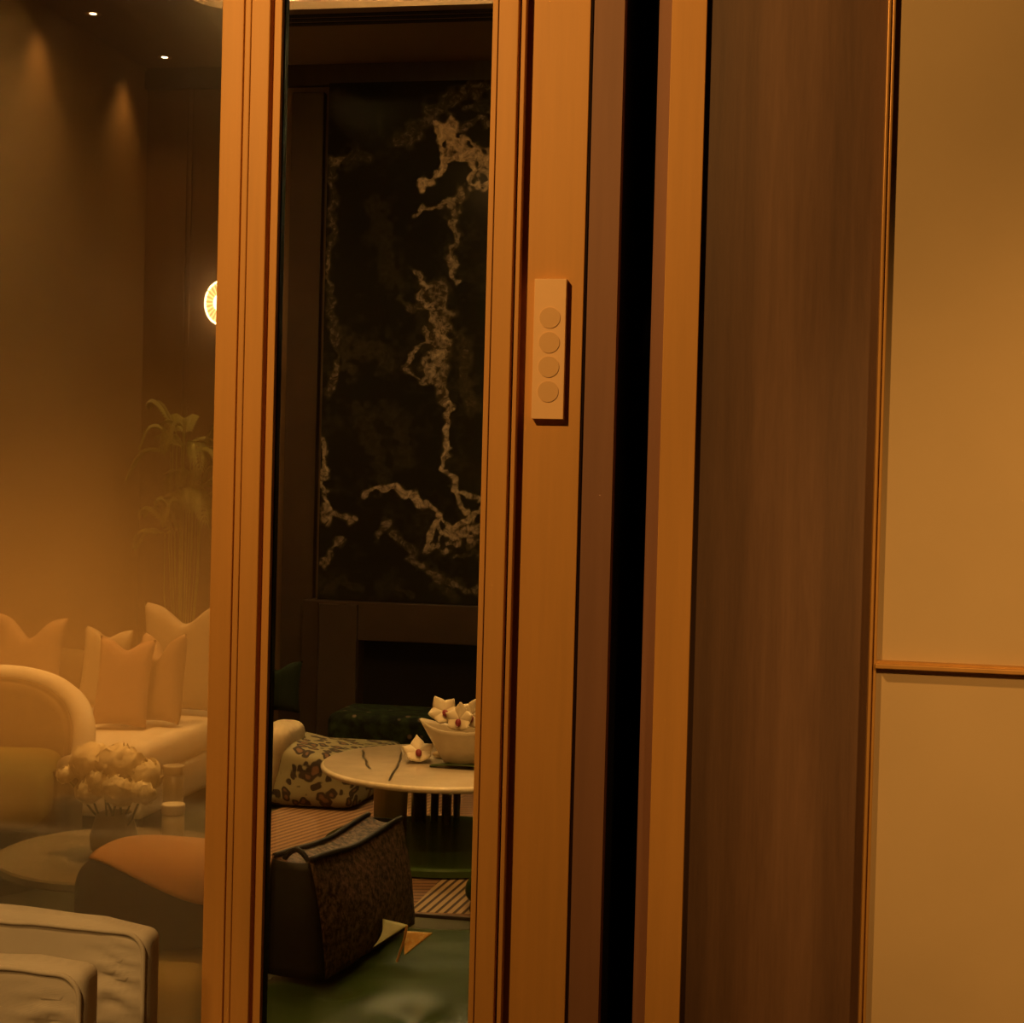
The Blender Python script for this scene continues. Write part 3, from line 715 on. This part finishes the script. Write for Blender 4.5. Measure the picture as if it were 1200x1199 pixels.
blooms = [(110, 895, 0.060, 'large white bloom at the upper left of the bouquet', 0.0), (140, 896, 0.060, 'large white bloom at the top middle of the bouquet', -0.02), (166, 910, 0.052, 'white bloom at the right of the bouquet', 0.0),
          (105, 927, 0.036, 'small white bloom hanging lowest at the left of the bouquet', -0.05), (140, 926, 0.046, 'white bloom low in the middle of the bouquet', -0.07), (122, 916, 0.046, 'white bloom buried at the centre of the bouquet', -0.045), (77, 908, 0.024, 'tiny white bud at the far left of the bouquet', -0.02), (167, 930, 0.034, 'small white bloom low at the right of the bouquet', -0.07)]
for i, (bx, by, R, lab, dy) in enumerate(blooms):
    p = at_y(bx, by, vz.y+dy)
    o = obj('white_flower', bloom_mesh(R, i*3+1), M['petal'], None, True); o.location = p; o.rotation_euler = (random.uniform(.2, .7), random.uniform(-.4, .4), random.uniform(0, 6))
    tag(o, lab, 'flower', 'white flowers in the vase')
    bm = B(); b0 = Vector((vz.x+0.022*math.cos(i*0.9), vz.y+0.022*math.sin(i*0.9), 0.56)); tube(bm, [(0, 0, 0)] + [o.matrix_basis.inverted() @ (b0*k+Vector(p)*(1-k)+Vector((0, 0, -0.01*math.sin(PI*k)))) for k in (0.5, 1.0)], 0.003, 6)
    obj('stem', bm, M['leaf'], o)
for px_, ytop, ybot, lab in ((202, 893, 938, 'pale candle jar behind the other, right of the white flowers'), (202, 938, 985, 'pale candle jar in front, lower right of the white flowers')):
    Zt_ = 0.50
    pb = at_z(px_, 1005 if ytop > 900 else 968, 0.50)
    zt_ = at_y(px_, ytop+4, pb.y).z
    cj = thing('candle_jar', lab, 'candle', (pb.x, pb.y, 0.50), 0, 'candle jars on the side table')
    r = 0.029; h = zt_-0.50
    bm = B(); lathe(bm, [(0, 0.0), (r*0.95, 0.0), (r, 0.006), (r, h-0.025), (0, h-0.025)], 32); obj('jar', bm, M['jar'], cj, True)
    bm = B(); lathe(bm, [(0, h-0.025), (r*1.02, h-0.025), (r*1.04, h-0.003), (r, h), (0, h)], 32); obj('lid', bm, M['wax'], cj)

# palm behind the sofa
pp = at_y(218, 520, 8.56)
pt_ = thing('potted_palm', 'feathery green palm behind the sofa under the wall lamp', 'plant', (pp.x, 8.56, 0))
bm = B(); lathe(bm, [(0, 0), (0.10, 0), (0.12, 0.3), (0.115, 0.32), (0.105, 0.29), (0, 0.27)], 32); obj('pot', bm, M['dark_wood'], pt_, True)
rnd = random.Random(5)
for k in range(26):
    az = 2*PI*k/26+rnd.uniform(-.2, .2); L = rnd.uniform(0.20, 0.36); zb_ = rnd.uniform(1.12, 1.76); el = rnd.uniform(0.15, 1.1)
    sx_, sy_ = rnd.uniform(0.02, 0.12)*math.cos(az), 0.03*math.sin(az)
    def rib(t):
        return Vector((sx_+math.cos(az)*L*t*math.cos(el), sy_+math.sin(az)*L*t*math.cos(el)*0.45, zb_+L*(math.sin(el)*1.25*t-0.75*t*t*t*(1.35-el*0.6))))
    bm = B(); tube(bm, [(sx_*.4, sy_*.4, 0.27), (sx_, sy_, 0.27+(zb_-0.27)*.6)]+[rib(i/8) for i in range(9)], 0.0025, 5)
    for i in range(1, 22):
        t = i/22; c = rib(t); d = (rib(min(1, t+.05))-rib(t-.05)).normalized()
        s_ = d.cross(Vector((0, 0, 1))).normalized()
        for sg in (-1, 1):
            l = 0.095*math.sin(PI*min(1, t*0.85+0.12))+0.02
            tipv = c+s_*sg*l*0.75+d*l*0.6-Vector((0, 0, 0.03)); mid = c+s_*sg*l*0.38+d*l*0.32; w_ = d*0.011
            for q in (tipv, mid): q.y = min(q.y, YB-0.05-8.56)
            a_, b_, c_, e_ = bm.verts.new(c), bm.verts.new(mid+w_), bm.verts.new(tipv), bm.verts.new(mid-w_)
            bm.faces.new((a_, b_, c_, e_))
    obj('frond', bm, M['plant_leaf'], pt_)

# ------------------------------------------------------------------ mid pane: rug, tables, stools
rug = thing('striped_rug', 'brown and beige striped rug under the marble coffee table', 'rug', (0, 0, 0))
e0 = at_z(480, 1073, 0.0)
ra, rb = at_z(316, 956, 0.0), at_z(384, 925, 0.0); dr = (rb-ra)/(rb.y-ra.y)
rl = lambda y: ra.x+dr.x*(y-ra.y)
xm = at_z(476, 1000, 0.0).x
bm = B(); prism(bm, [(rl(e0.y), e0.y), (xm, e0.y), (xm, 7.5), (rl(7.5), 7.5)], 0.0, 0.012); obj('fine_striped_field', bm, M['rug_thin'], rug)
bm = B(); prism(bm, [(xm, e0.y), (0.6, e0.y), (0.6, 7.5), (xm, 7.5)], 0.0, 0.012); obj('level_striped_field', bm, M['rug_level'], rug)
q = [at_z(x_, y_, 0.012) for x_, y_ in ((476, 1071), (533, 1014), (640, 1014), (640, 1075))]
bm = B(); prism(bm, [(v.x, max(v.y, e0.y+0.003)) for v in q], 0.0118, 0.0126); obj('wide_striped_corner', bm, M['rug_wide'], rug)
bm = B(); box(bm, rl(e0.y), 0.6, e0.y-0.012, e0.y, 0, 0.0125, 0.002); obj('binding', bm, M['dark_wood'], rug)

tc_ = at_z(521, 895, 0.36)
ct = thing('coffee_table', 'low round cream marble coffee table with a dark vein', 'table', (tc_.x, tc_.y, 0.0))
RT = 0.49
bm = B(); lathe(bm, [(0, 0.330), (RT-0.03, 0.330), (RT-0.004, 0.340), (RT, 0.350), (RT-0.004, 0.358), (RT-0.012, 0.360), (0, 0.360)], 72); obj('table_top', bm, M['table_top'], ct, True)
bm = B(); tube(bm, [((RT-0.008)*math.cos(2*PI*i/90), (RT-0.008)*math.sin(2*PI*i/90), 0.347) for i in range(90)], 0.0125, 10, True); obj('rim', bm, M['table_edge_lit'], ct, True)  # edge highlight put into the colour: rim paler than the top
def loc_ct(x_, y_): return at_z(x_, y_, 0.3604)-ct.location
for pts, w_ in (([(471, 882), (469, 886), (470, 890), (467, 894), (466, 899), (461, 905), (456, 915)], 0.0045), ([(467, 895), (472, 896.5), (478, 895.5), (484, 896)], 0.003), ([(424, 879), (427, 883), (425, 887), (430, 892), (429, 896), (434, 901)], 0.005)):
    bm = B()
    q = [loc_ct(*p) for p in pts]; q = [Vector((v.x, v.y, 0.3602)) for v in q]
    for a_, b_ in zip(q, q[1:]):
        d = (b_-a_).normalized(); s = Vector((-d.y, d.x, 0))*w_
        bm.faces.new([bm.verts.new(v) for v in (a_-s, b_-s*1.2, b_+s*1.2, a_+s)])
    bmesh.ops.remove_doubles(bm, verts=bm.verts, dist=0.006)
    obj('vein', bm, M['table_vein'], ct)
zd = 0.05
for x0_, x1_, yb_, mtl, tap in ((436, 478, 968, 'leg_wood', 0.92), (481, 500, 962, 'leg_steel', 0.95), (504, 514, 962, 'dark_wood', 0.9), (517, 529, 966, 'leg_steel', 0.9), (530, 540, 958, 'dark_wood', 0.75)):
    a_, b_ = at_z(x0_, yb_, zd)-ct.location, at_z(x1_, yb_, zd)-ct.location
    w_ = (b_-a_).length/2; c_ = (a_+b_)/2
    bm = B(); lathe(bm, [(0, zd), (w_*tap, zd), (w_, 0.31), (w_*1.02, 0.33), (0, 0.33)], 28, (c_.x, c_.y, 0)); obj('leg', bm, M[mtl], ct, True)
bm = B(); lathe(bm, [(0, 0.0135), (0.47, 0.0135), (0.48, 0.02), (0.48, 0.042), (0.474, zd), (0, zd)], 72); obj('base_disc', bm, M['green_lacquer'], ct)

# orchid bowl on the coffee table
ob = at_z(541, 897, 0.36)
bowl = thing('bowl', 'ivory pointed boat shaped bowl on the coffee table', 'bowl', (ob.x, ob.y, 0.36))
def bowl_pt(u, v):
    a = 2*PI*u; k = v**0.75
    rx, ry = 0.06+0.085*k, 0.05+0.055*k
    pointy = 1+0.22*max(0, math.cos(a-PI))**6*v
    return Vector((rx*math.cos(a)*pointy, ry*math.sin(a), 0.002+0.145*v+0.03*v*max(0, math.cos(a-PI))**4))
bm = B(); sheet(bm, bowl_pt, 48, 10, 0.006); bmesh.ops.remove_doubles(bm, verts=bm.verts, dist=0.0004)
obj('shell', bm, M['ceramic'], bowl, True)
bm = B(); lathe(bm, [(0, 0.001), (0.055, 0.001), (0.055, 0.01), (0, 0.01)], 32); obj('foot', bm, M['ceramic'], bowl)
def orchid(label, loc, rot, s=1.0, group='orchid blooms on the coffee table'):
    t = thing('orchid_bloom', label, 'flower', loc, 0, group); t.rotation_euler = rot
    for k, (a, l, w_) in enumerate(((0.5, .055, .026), (0.5+.4, .05, .026), (.5-.4, .05, .026), (1.22, .045, .034), (-.22, .045, .034))):
        a = a*PI
        def pf(u, v):
            x_ = (u-.5)*2; wid = w_*0.86*math.sin(PI*min(1, v*.93+.05))**1.1
            return s*Vector((math.cos(a)*l*v-math.sin(a)*x_*wid, math.sin(a)*l*v+math.cos(a)*x_*wid, 0.012*v*v-0.008*x_*x_+0.004))
        bm = B(); sheet(bm, pf, 6, 8, 0.0012*s); obj('petal', bm, M['orchid_petal'], t, True)
    bm = B(); bmesh.ops.create_uvsphere(bm, u_segments=16, v_segments=10, radius=0.010*s, matrix=Matrix.Translation((0, -0.012*s, 0.012*s)) @ Matrix.Diagonal((1, 1.3, 0.9, 1)))
    obj('lip', bm, M['orchid_lip'], t, True); return t
o1 = at_y(539, 843, ob.y-0.07); o2 = at_y(520, 834, ob.y-0.03); o3 = at_y(553, 838, ob.y-0.01)
orchid('ivory orchid bloom with magenta throat facing forward in the boat bowl', o1, (1.35, 0, -0.2), 1.2)
orchid('ivory orchid bloom leaning left at the rim of the boat bowl', o2, (1.0, -0.5, 0.5), 1.25)
orchid('ivory orchid bloom highest in the bowl, touching the door stile', o3, (1.5, 0.3, 0.1), 1.25)
f1 = at_z(490, 893, 0.362); orchid('fallen ivory orchid bloom lying on the table beside the bowl', (f1.x, f1.y, 0.402), (0.75, -0.1, 0.3), 1.3)
l0, l1 = at_z(503, 899, 0.362), at_z(580, 901, 0.362)
bm = B(); mid_ = (l0+l1)/2
def leaf_pt(u, v):
    w_ = 0.028*math.sin(PI*(0.06+0.9*u))**0.6; x_ = (l1.x-l0.x)*(u-.5)
    return Vector((x_, (v-.5)*2*w_, 0.006+0.02*(v-.5)**2*4*.3+0.012*math.sin(PI*u)))
sheet(bm, leaf_pt, 16, 4, 0.002); o = obj('orchid_leaf', bm, M['leaf'], None, True); o.location = (mid_.x, mid_.y-0.01, 0.356)
tag(o, 'long strap leaf lying on the coffee table in front of the bowl', 'leaf')
pb = at_z(516, 889, 0.36); bm = B(); bmesh.ops.create_uvsphere(bm, u_segments=20, v_segments=12, radius=0.03, matrix=Matrix.Translation((0, 0, 0.016)) @ Matrix.Diagonal((1.1, .8, .5, 1)))
o = obj('pebble', bm, M['leg_wood'], None, True); o.location = (pb.x, pb.y, 0.3605); tag(o, 'smooth brown pebble between the fallen orchid and the bowl', 'pebble')

# low tub chair: cream arm at its left, leopard print over seat and outside
lc = thing('leopard_chair', 'low chair with cream rounded arm and leopard print seat beside the coffee table', 'chair', (at_z(392, 925, 0.0).x, 7.05, 0))
def lump(q):
    return q+Vector((0.012*noise.noise(q*7), 0.012*noise.noise(q*7+Vector((5, 0, 0))), -0.05*(q.x/0.27)*q.z/0.3))
bm = softbox(0.54, 0.44, 0.27, 6.0, 16, lump); obj('seat', bm, M['leopard'], lc, True, (0.0, -0.10, 0.013))
ax0 = at_y(292, 890, 6.72).x-lc.location.x; ax1 = at_y(341, 860, 6.72).x-lc.location.x
def taper(q): return q+Vector((-0.09*(1-q.z/0.36) if q.x > 0 else 0, 0, 0))
bm = rbox(ax1-ax0, 0.34, 0.36, 0.075, disp=taper, step=0.03); o = obj('arm', bm, M['cove_cream'], lc, True, ((ax0+ax1)/2, -0.18, 0.0135)); o['label'] = 'cream rounded arm'
bm = rbox(0.50, 0.36, 0.20, 0.05, step=0.04); obj('back_seat', bm, M['leopard'], lc, True, (0.03, 0.30, 0.0135))

# corner of a dark green footstool at the right end of the rug
fs = at_z(541, 1076, 0.0)
fst = thing('footstool', 'dark green footstool corner just left of the right door stile', 'footstool', (fs.x+0.20, fs.y+0.16, 0.0135))
bm = rbox(0.40, 0.30, 0.09, 0.04, disp=lambda q: q+Vector((0, 0, 0.12*(q.x+.2)*q.z/.09)), step=0.03); obj('cushion', bm, M['green_leather'], fst, True, (0, 0, 0.03))
bm = B(); box(bm, -0.18, 0.18, -0.13, 0.13, 0, 0.035, 0.004); obj('plinth', bm, M['dark_wood'], fst)

# floral bench before the fireplace
bn = thing('floral_bench', 'low dark green floral bench in front of the fireplace', 'bench', (-1.70, 7.78, 0))
bm = rbox(1.25, 0.42, 0.20, 0.05, step=0.05); obj('seat_pad', bm, M['floral'], bn, True, (0, 0, 0.12))
for sx in (-0.5, 0.5):
    for sy in (-0.15, 0.15):
        bm = B(); box(bm, sx-.02, sx+.02, sy-.02, sy+.02, 0, 0.125, 0.004); obj('leg', bm, M['dark_wood'], bn)

# green leather ottoman close behind the glass
zo_ = 0.42
oc = at_z(415, 1130, zo_)
def puff(q):
    px_, py_ = q.x, q.y
    d = 0.0
    if q.z > 0.2:
        d = 0.022*noise.noise(Vector((px_*4.2, py_*4.2, 1.3)))+0.006*noise.noise(Vector((px_*9, py_*9, 4.3)))
        for bx_, by_ in ((-0.16, -0.02), (0.02, -0.12), (0.17, -0.22)):
            d -= 0.026*math.exp(-((px_-bx_)**2+(py_-by_)**2)/0.0028)
    return q+Vector((0.012*noise.noise(q*6), 0.01*noise.noise(q*6+Vector((3, 1, 2))), d))
OX0, OX1 = -1.15, oc.x+0.55; OW = OX1-OX0
ott = thing('leather_ottoman', 'puffy green leather ottoman under the brown handbag', 'ottoman', ((OX0+OX1)/2, oc.y-0.15, 0), 0.0)
bm = rbox(OW, 1.12, 0.36, 0.08, disp=puff, step=0.022); obj('cushion', bm, M['green_leather'], ott, True, (0, 0, 0.06))
for sx in (-OW/2+.1, OW/2-.1):
    for sy in (-0.46, 0.46):
        bm = B(); box(bm, sx-.025, sx+.025, sy-.025, sy+.025, 0, 0.08, 0.004); obj('leg', bm, M['dark_wood'], ott)

# handbag on the ottoman: short black end towards the glass, long speckled side receding
na, nb_ = at_z(381, 1150, zo_+0.01), at_z(486, 1084, zo_+0.01)
dirv = (nb_-na); dirv.z = 0; Lb = dirv.length; ang = math.atan2(dirv.y, dirv.x)
print('BAG', na, nb_, Lb, math.degrees(ang))
bag = thing('handbag', 'brown speckled handbag with black end panel standing on the green ottoman', 'bag', (na.x, na.y, zo_+0.012), ang)
Wb, Hb = 0.17, 0.245      # local x along the length, +y to the left (away from the viewer), z up
def side(sg):
    def f(u, v):
        bul = 0.018*math.sin(PI*u)*math.sin(PI*min(1, v*1.05)); ins = 0.012*v+0.03*v*v
        y_ = (0-bul+ins) if sg < 0 else (Wb+bul-ins)
        x_ = Lb*u*(1-0.0*v); z_ = Hb*v*(1.0+0.03*math.cos(2*PI*u))
        return Vector((x_, y_, z_)) + Vector((0, 0.003*noise.noise((u*6, v*6, sg)), 0))
    return f
bm = B(); sheet(bm, side(-1), 28, 20, 0.004); obj('side_panel', bm, M['bag_side'], bag, True)
bm = B(); sheet(bm, side(1), 28, 20, 0.004); obj('side_panel', bm, M['bag_side'], bag, True)
def endf(x_):
    def f(u, v):
        y0, y1 = 0.012*v+0.03*v*v, Wb-0.012*v-0.03*v*v
        return Vector((x_-(0.012 if x_ < .1 else -.012)*math.sin(PI*u), y0+(y1-y0)*u, Hb*v*1.0))
    return f
bm = B(); sheet(bm, endf(0.0), 12, 12, 0.004); o = obj('end_panel', bm, M['black_leather'], bag, True); o['label'] = 'black leather end panel'
bm = B(); sheet(bm, endf(Lb), 12, 12, 0.004); o = obj('end_panel', bm, M['black_leather'], bag, True)
bm = B(); box(bm, 0.0, Lb, 0.004, Wb-0.004, 0.0, 0.012); obj('bottom', bm, M['black_leather'], bag)
bm = B(); sheet(bm, lambda u, v: Vector((Lb*u, 0.043+(Wb-0.086)*v, Hb*(0.985+0.03*math.cos(2*PI*u))-0.012*math.sin(PI*v))), 20, 6, 0.003); obj('top_flap', bm, M['bag_side'], bag, True)
for sg in (-1, 1):
    f = side(sg); bm = B(); tube(bm, [f(i/28, 1.0) for i in range(29)], 0.006, 8); obj('piping', bm, M['piping'], bag, True)
bm = B(); tube(bm, [(0.02, 0.05+0.07*i/10, Hb-0.01+0.03*math.sin(PI*i/10)) for i in range(11)], 0.006, 8); o = obj('end_strap', bm, M['black_leather'], bag, True)

# ribbon tips of a small scarf beside the bag
def tri(name, pts, bend, mt, par, dep):
    P3 = [at_y(x_, y_, yy)-Vector(par.location) for (x_, y_), yy in zip(pts, dep)]
    def f(u, v):
        a_ = P3[0].lerp(P3[1], u); q_ = a_.lerp(P3[2], v)
        return q_+Vector((bend*math.sin(PI*v)*(1-u), -abs(bend)*.5*math.sin(PI*v), 0))
    bm = B(); sheet(bm, f, 8, 10, 0.003); bmesh.ops.remove_doubles(bm, verts=bm.verts, dist=0.0002); return obj(name, bm, mt, par, True)
sb = at_z(466, 1126, zo_)
scf = thing('ribbon_bow', 'small bow with one pale green and one gold tip beside the handbag', 'ribbon', (sb.x, sb.y, zo_+0.015))
Ys = sb.y
o = tri('green_tip', [(448, 1078), (477.5, 1085), (437, 1111)], 0.010, M['ribbon_green'], scf, (Ys+.05, Ys+.05, Ys-.03)); o['label'] = 'pale green pointed tip'
o = tri('gold_tip', [(474, 1092), (507, 1094), (474, 1120)], 0.0, M['ribbon_gold'], scf, (Ys+.04, Ys+.03, Ys-.01)); o['label'] = 'gold pointed tip'
bm = B(); tube(bm, [at_y(x_, y_, Ys+.004)-Vector(scf.location) for x_, y_ in ((477, 1085), (474, 1100), (465, 1127))], 0.003, 6); obj('fold', bm, M['bronze'], scf)

# ------------------------------------------------------------------ slipcovered chair in front of the left pane
def slab(par, name, xr_px, ytop_px, Yf, th, width, zbot, seed, mt):
    pr = at_y(xr_px, ytop_px+80, Yf); zt_ = at_y(xr_px-40, ytop_px, Yf).z
    H = zt_-zbot
    def wr(q):
        e = width/2-q.x
        ed = math.exp(-((e-0.05)/0.035)**2)
        fz = min(1.0, max(0, (H-q.z)/0.06))
        f = 1 if q.y < 0 else 0
        nz_ = noise.noise(Vector((q.x*14+seed, seed, q.z*30)))
        d = f*(0.006*ed*math.sin(q.z*230+6*noise.noise(Vector((q.x*18, 0, q.z*9+seed))))*fz + 0.004*noise.noise(Vector((q.x*9+seed, q.y, q.z*9))) + 0.003*nz_*fz*ed)
        top = 0.010*noise.noise(Vector((q.x*5, q.y*5, seed)))*max(0, (q.z-H+.08)/.08)
        return q+Vector((0, d, top-0.012*max(0, (q.x-width/2+.08)/.08)*max(0, (q.z-H+.08)/.08)))
    bm = rbox(width, th, H, 0.016, disp=wr, step=0.009)
    o = obj(name, bm, mt, par, True); o.location = (pr.x-width/2-par.location.x, Yf+th/2-par.location.y, zbot)
    # welt along the front edge
    w2, r = width/2-0.006, 0.03
    pts = [(-w2, -th/2-0.0005, 0.02), (-w2, -th/2, H-r-0.02)]
    for i in range(9): a = PI-PI/2*i/8; pts.append((-w2+r+r*math.cos(a), -th/2, H-0.009-r+r*math.sin(a)))
    n_ = 20
    pts += [(-w2+r+(2*w2-2*r)*i/n_, -th/2-0.001, H-0.009-0.004*max(0, i/n_-.75)*4+0.004*noise.noise(Vector((i*.4, seed, 0)))) for i in range(1, n_)]
    for i in range(9): a = PI/2-PI/2*i/8; pts.append((w2-r+r*math.cos(a), -th/2, H-0.012-r+r*math.sin(a)))
    pts += [(w2, -th/2, H*0.5), (w2, -th/2, 0.02)]
    bm = B(); tube(bm, pts, 0.0035, 8); obj('welt', bm, mt, o, True)
    return o
pc = at_y(60, 1100, 1.95)
ch = thing('slipcover_chair', 'off white slipcovered armchair in front of the glass at the lower left', 'chair', (pc.x, 1.9, 0))
slab(ch, 'backrest', 172, 1082, 2.06, 0.052, 0.62, 0.12, 3.1, M['slip'])
slab(ch, 'back_cushion', 97, 1130, 1.84, 0.052, 0.52, 0.40, 8.7, M['slip'])
bm = rbox(0.58, 0.62, 0.24, 0.04, step=0.03); obj('seat', bm, M['slip'], ch, True, (-0.22, -0.21, 0.17))
for sx in (-0.46, 0.02):
    for sy in (-0.46, 0.14):
        bm = B(); box(bm, sx-.022, sx+.022, sy-.022, sy+.022, 0, 0.18, 0.003); obj('leg', bm, M['dark_wood'], ch)

# ------------------------------------------------------------------ added shapes standing in for blurred reflections in the left pane
gp = at_z(190, 1135, 0.50)
yb_ = gp.y+0.16
bxl, bxr = at_y(104, 1000, yb_).x, at_y(274, 1000, yb_).x
gb = thing('gold_reflection', 'golden block standing in for a blurred reflection in the hazy pane', 'reflection_block', ((bxl+bxr)/2, yb_, 0))
bm = rbox(bxr-bxl, 0.36, 0.44, 0.05, step=0.04); obj('seat', bm, M['gold_cloth'], gb, True, (0, 0, 0.06))
for sx in (-0.09, 0.09):
    for sy in (-0.12, 0.12):
        bm = B(); box(bm, sx-.02, sx+.02, sy-.02, sy+.02, 0, 0.08, 0.003); obj('leg', bm, M['dark_wood'], gb)
bl = at_y(104, 1000, gp.y+0.16)
hwb = (bxr-bxl)/2+0.005; bx_ = (bxl+bxr)/2
zt_ = at_y(150, 990, gp.y+0.16).z
bh = zt_-0.505
bm = softbox(2*hwb, 0.26, bh, 3.2, 22); o = obj('brown_reflection', bm, M['brown_leather'], None, True, (bx_, gp.y+0.16, 0.503))
tag(o, 'dark brown shape standing in for a blurred reflection in the hazy pane', 'brown_reflection')
def orange_pt(u, v):
    x_ = hwb*(-0.72+1.69*u); drop = 0.03+0.15*u
    k = 3.2; hw, hd, hh = hwb, 0.13, bh/2
    sxx = max(0.02, (1-min(.98, abs(x_/hw))**k))**(1/k)
    a_ = PI/2+(v-0.35)*(1.0+1.3*u)
    c_, s_ = math.cos(a_), math.sin(a_)
    n_ = (abs(c_)**k+abs(s_)**k)**(1/k)
    off_ = 1.02+0.015*noise.noise(Vector((u*5, v*5, 2)))
    return Vector((x_, hd*sxx*off_*c_/n_+(0.004 if c_ > 0 else -0.004), hh+(hh*sxx*off_)*s_/n_+0.006))
bm = B(); sheet(bm, orange_pt, 24, 18, 0.006); o = obj('orange_reflection', bm, M['orange_cloth'], None, True, (bx_, gp.y+0.16, 0.503))
tag(o, 'orange sheet standing in for a blurred reflection over the dark brown shape', 'reflection_cloth')

# ------------------------------------------------------------------ light
area('lounge_fill', (-1.6, 5.2, 3.7), (-1.9, 5.6, 0), 38, 1.6, 1.6)  # added broad fill, no ceiling fitting here
spot('coffee_table_spot', (-1.35, 5.2, 3.8), (tc_.x, tc_.y, 0.36), 165, 22, 0.5, 0.04)  # table, sofa, flower and ottoman spots are unseen, with no fixtures
spot('sofa_spot', (-2.9, 5.3, 3.8), (-3.10, 6.4, 0.4), 430, 44, 0.7, 0.08)
spot('flower_spot', (tp.x+0.3, tp.y-0.4, 3.8), (vz.x, vz.y, 0.6), 360, 16, 0.7, 0.05)
spot('ottoman_spot', (-0.1, 2.75, 3.6), (oc.x+.05, oc.y+.1, 0.4), 44, 30, 0.7, 0.08)
spot('door_side_fill', (-0.5, 2.8, 3.3), (-1.45, 5.9, 0.3), 95, 38, 0.8, 0.10)  # added frontal fill for table base, rug and bag
spot('reflection_fill', (-1.55, 2.5, 3.3), (-1.05, 3.05, 0.5), 60, 22, 0.8, 0.06)  # unseen fill added to brighten the gold and orange shapes
area('tray_cove', (-1.0, hy+0.10, ZT+0.065), (-1.0, hy+0.115, ZT+0.5), 270, 3.6, 0.06, (1.0, 0.78, 0.40))
spot('marble_fill', (0.85, 5.0, 3.6), (-2.15, YM, 2.5), 120, 34, 0.8, 0.05)  # extra light put in just for the dark marble
spot('jamb_light', (-1.25, 0.60, 2.92), (-0.45, 2.3, 2.0), 142, 100, 1.0, 0.05)
spot('right_wall_light', (1.1, -0.4, 2.4), (0.62, 2.3, 1.22), 172, 34, 0.9, 0.08)
spot('chair_fill', (-0.9, -0.4, 2.5), (-1.14, 1.95, 0.62), 52, 20, 0.8, 0.06)  # added camera-side fill for the slipcover front
spot('rear_wall_fill', (-3.9, -1.2, 0.5), (-3.7, -3.0, 0.2), 150, 120, 1.0, 0.1)  # unseen light added to grade the wall reflected in the left pane

w = bpy.data.worlds.new('world'); sc.world = w; w.use_nodes = True
w.node_tree.nodes['Background'].inputs[0].default_value = (0.012, 0.006, 0.002, 1)
w.node_tree.nodes['Background'].inputs[1].default_value = 0.3
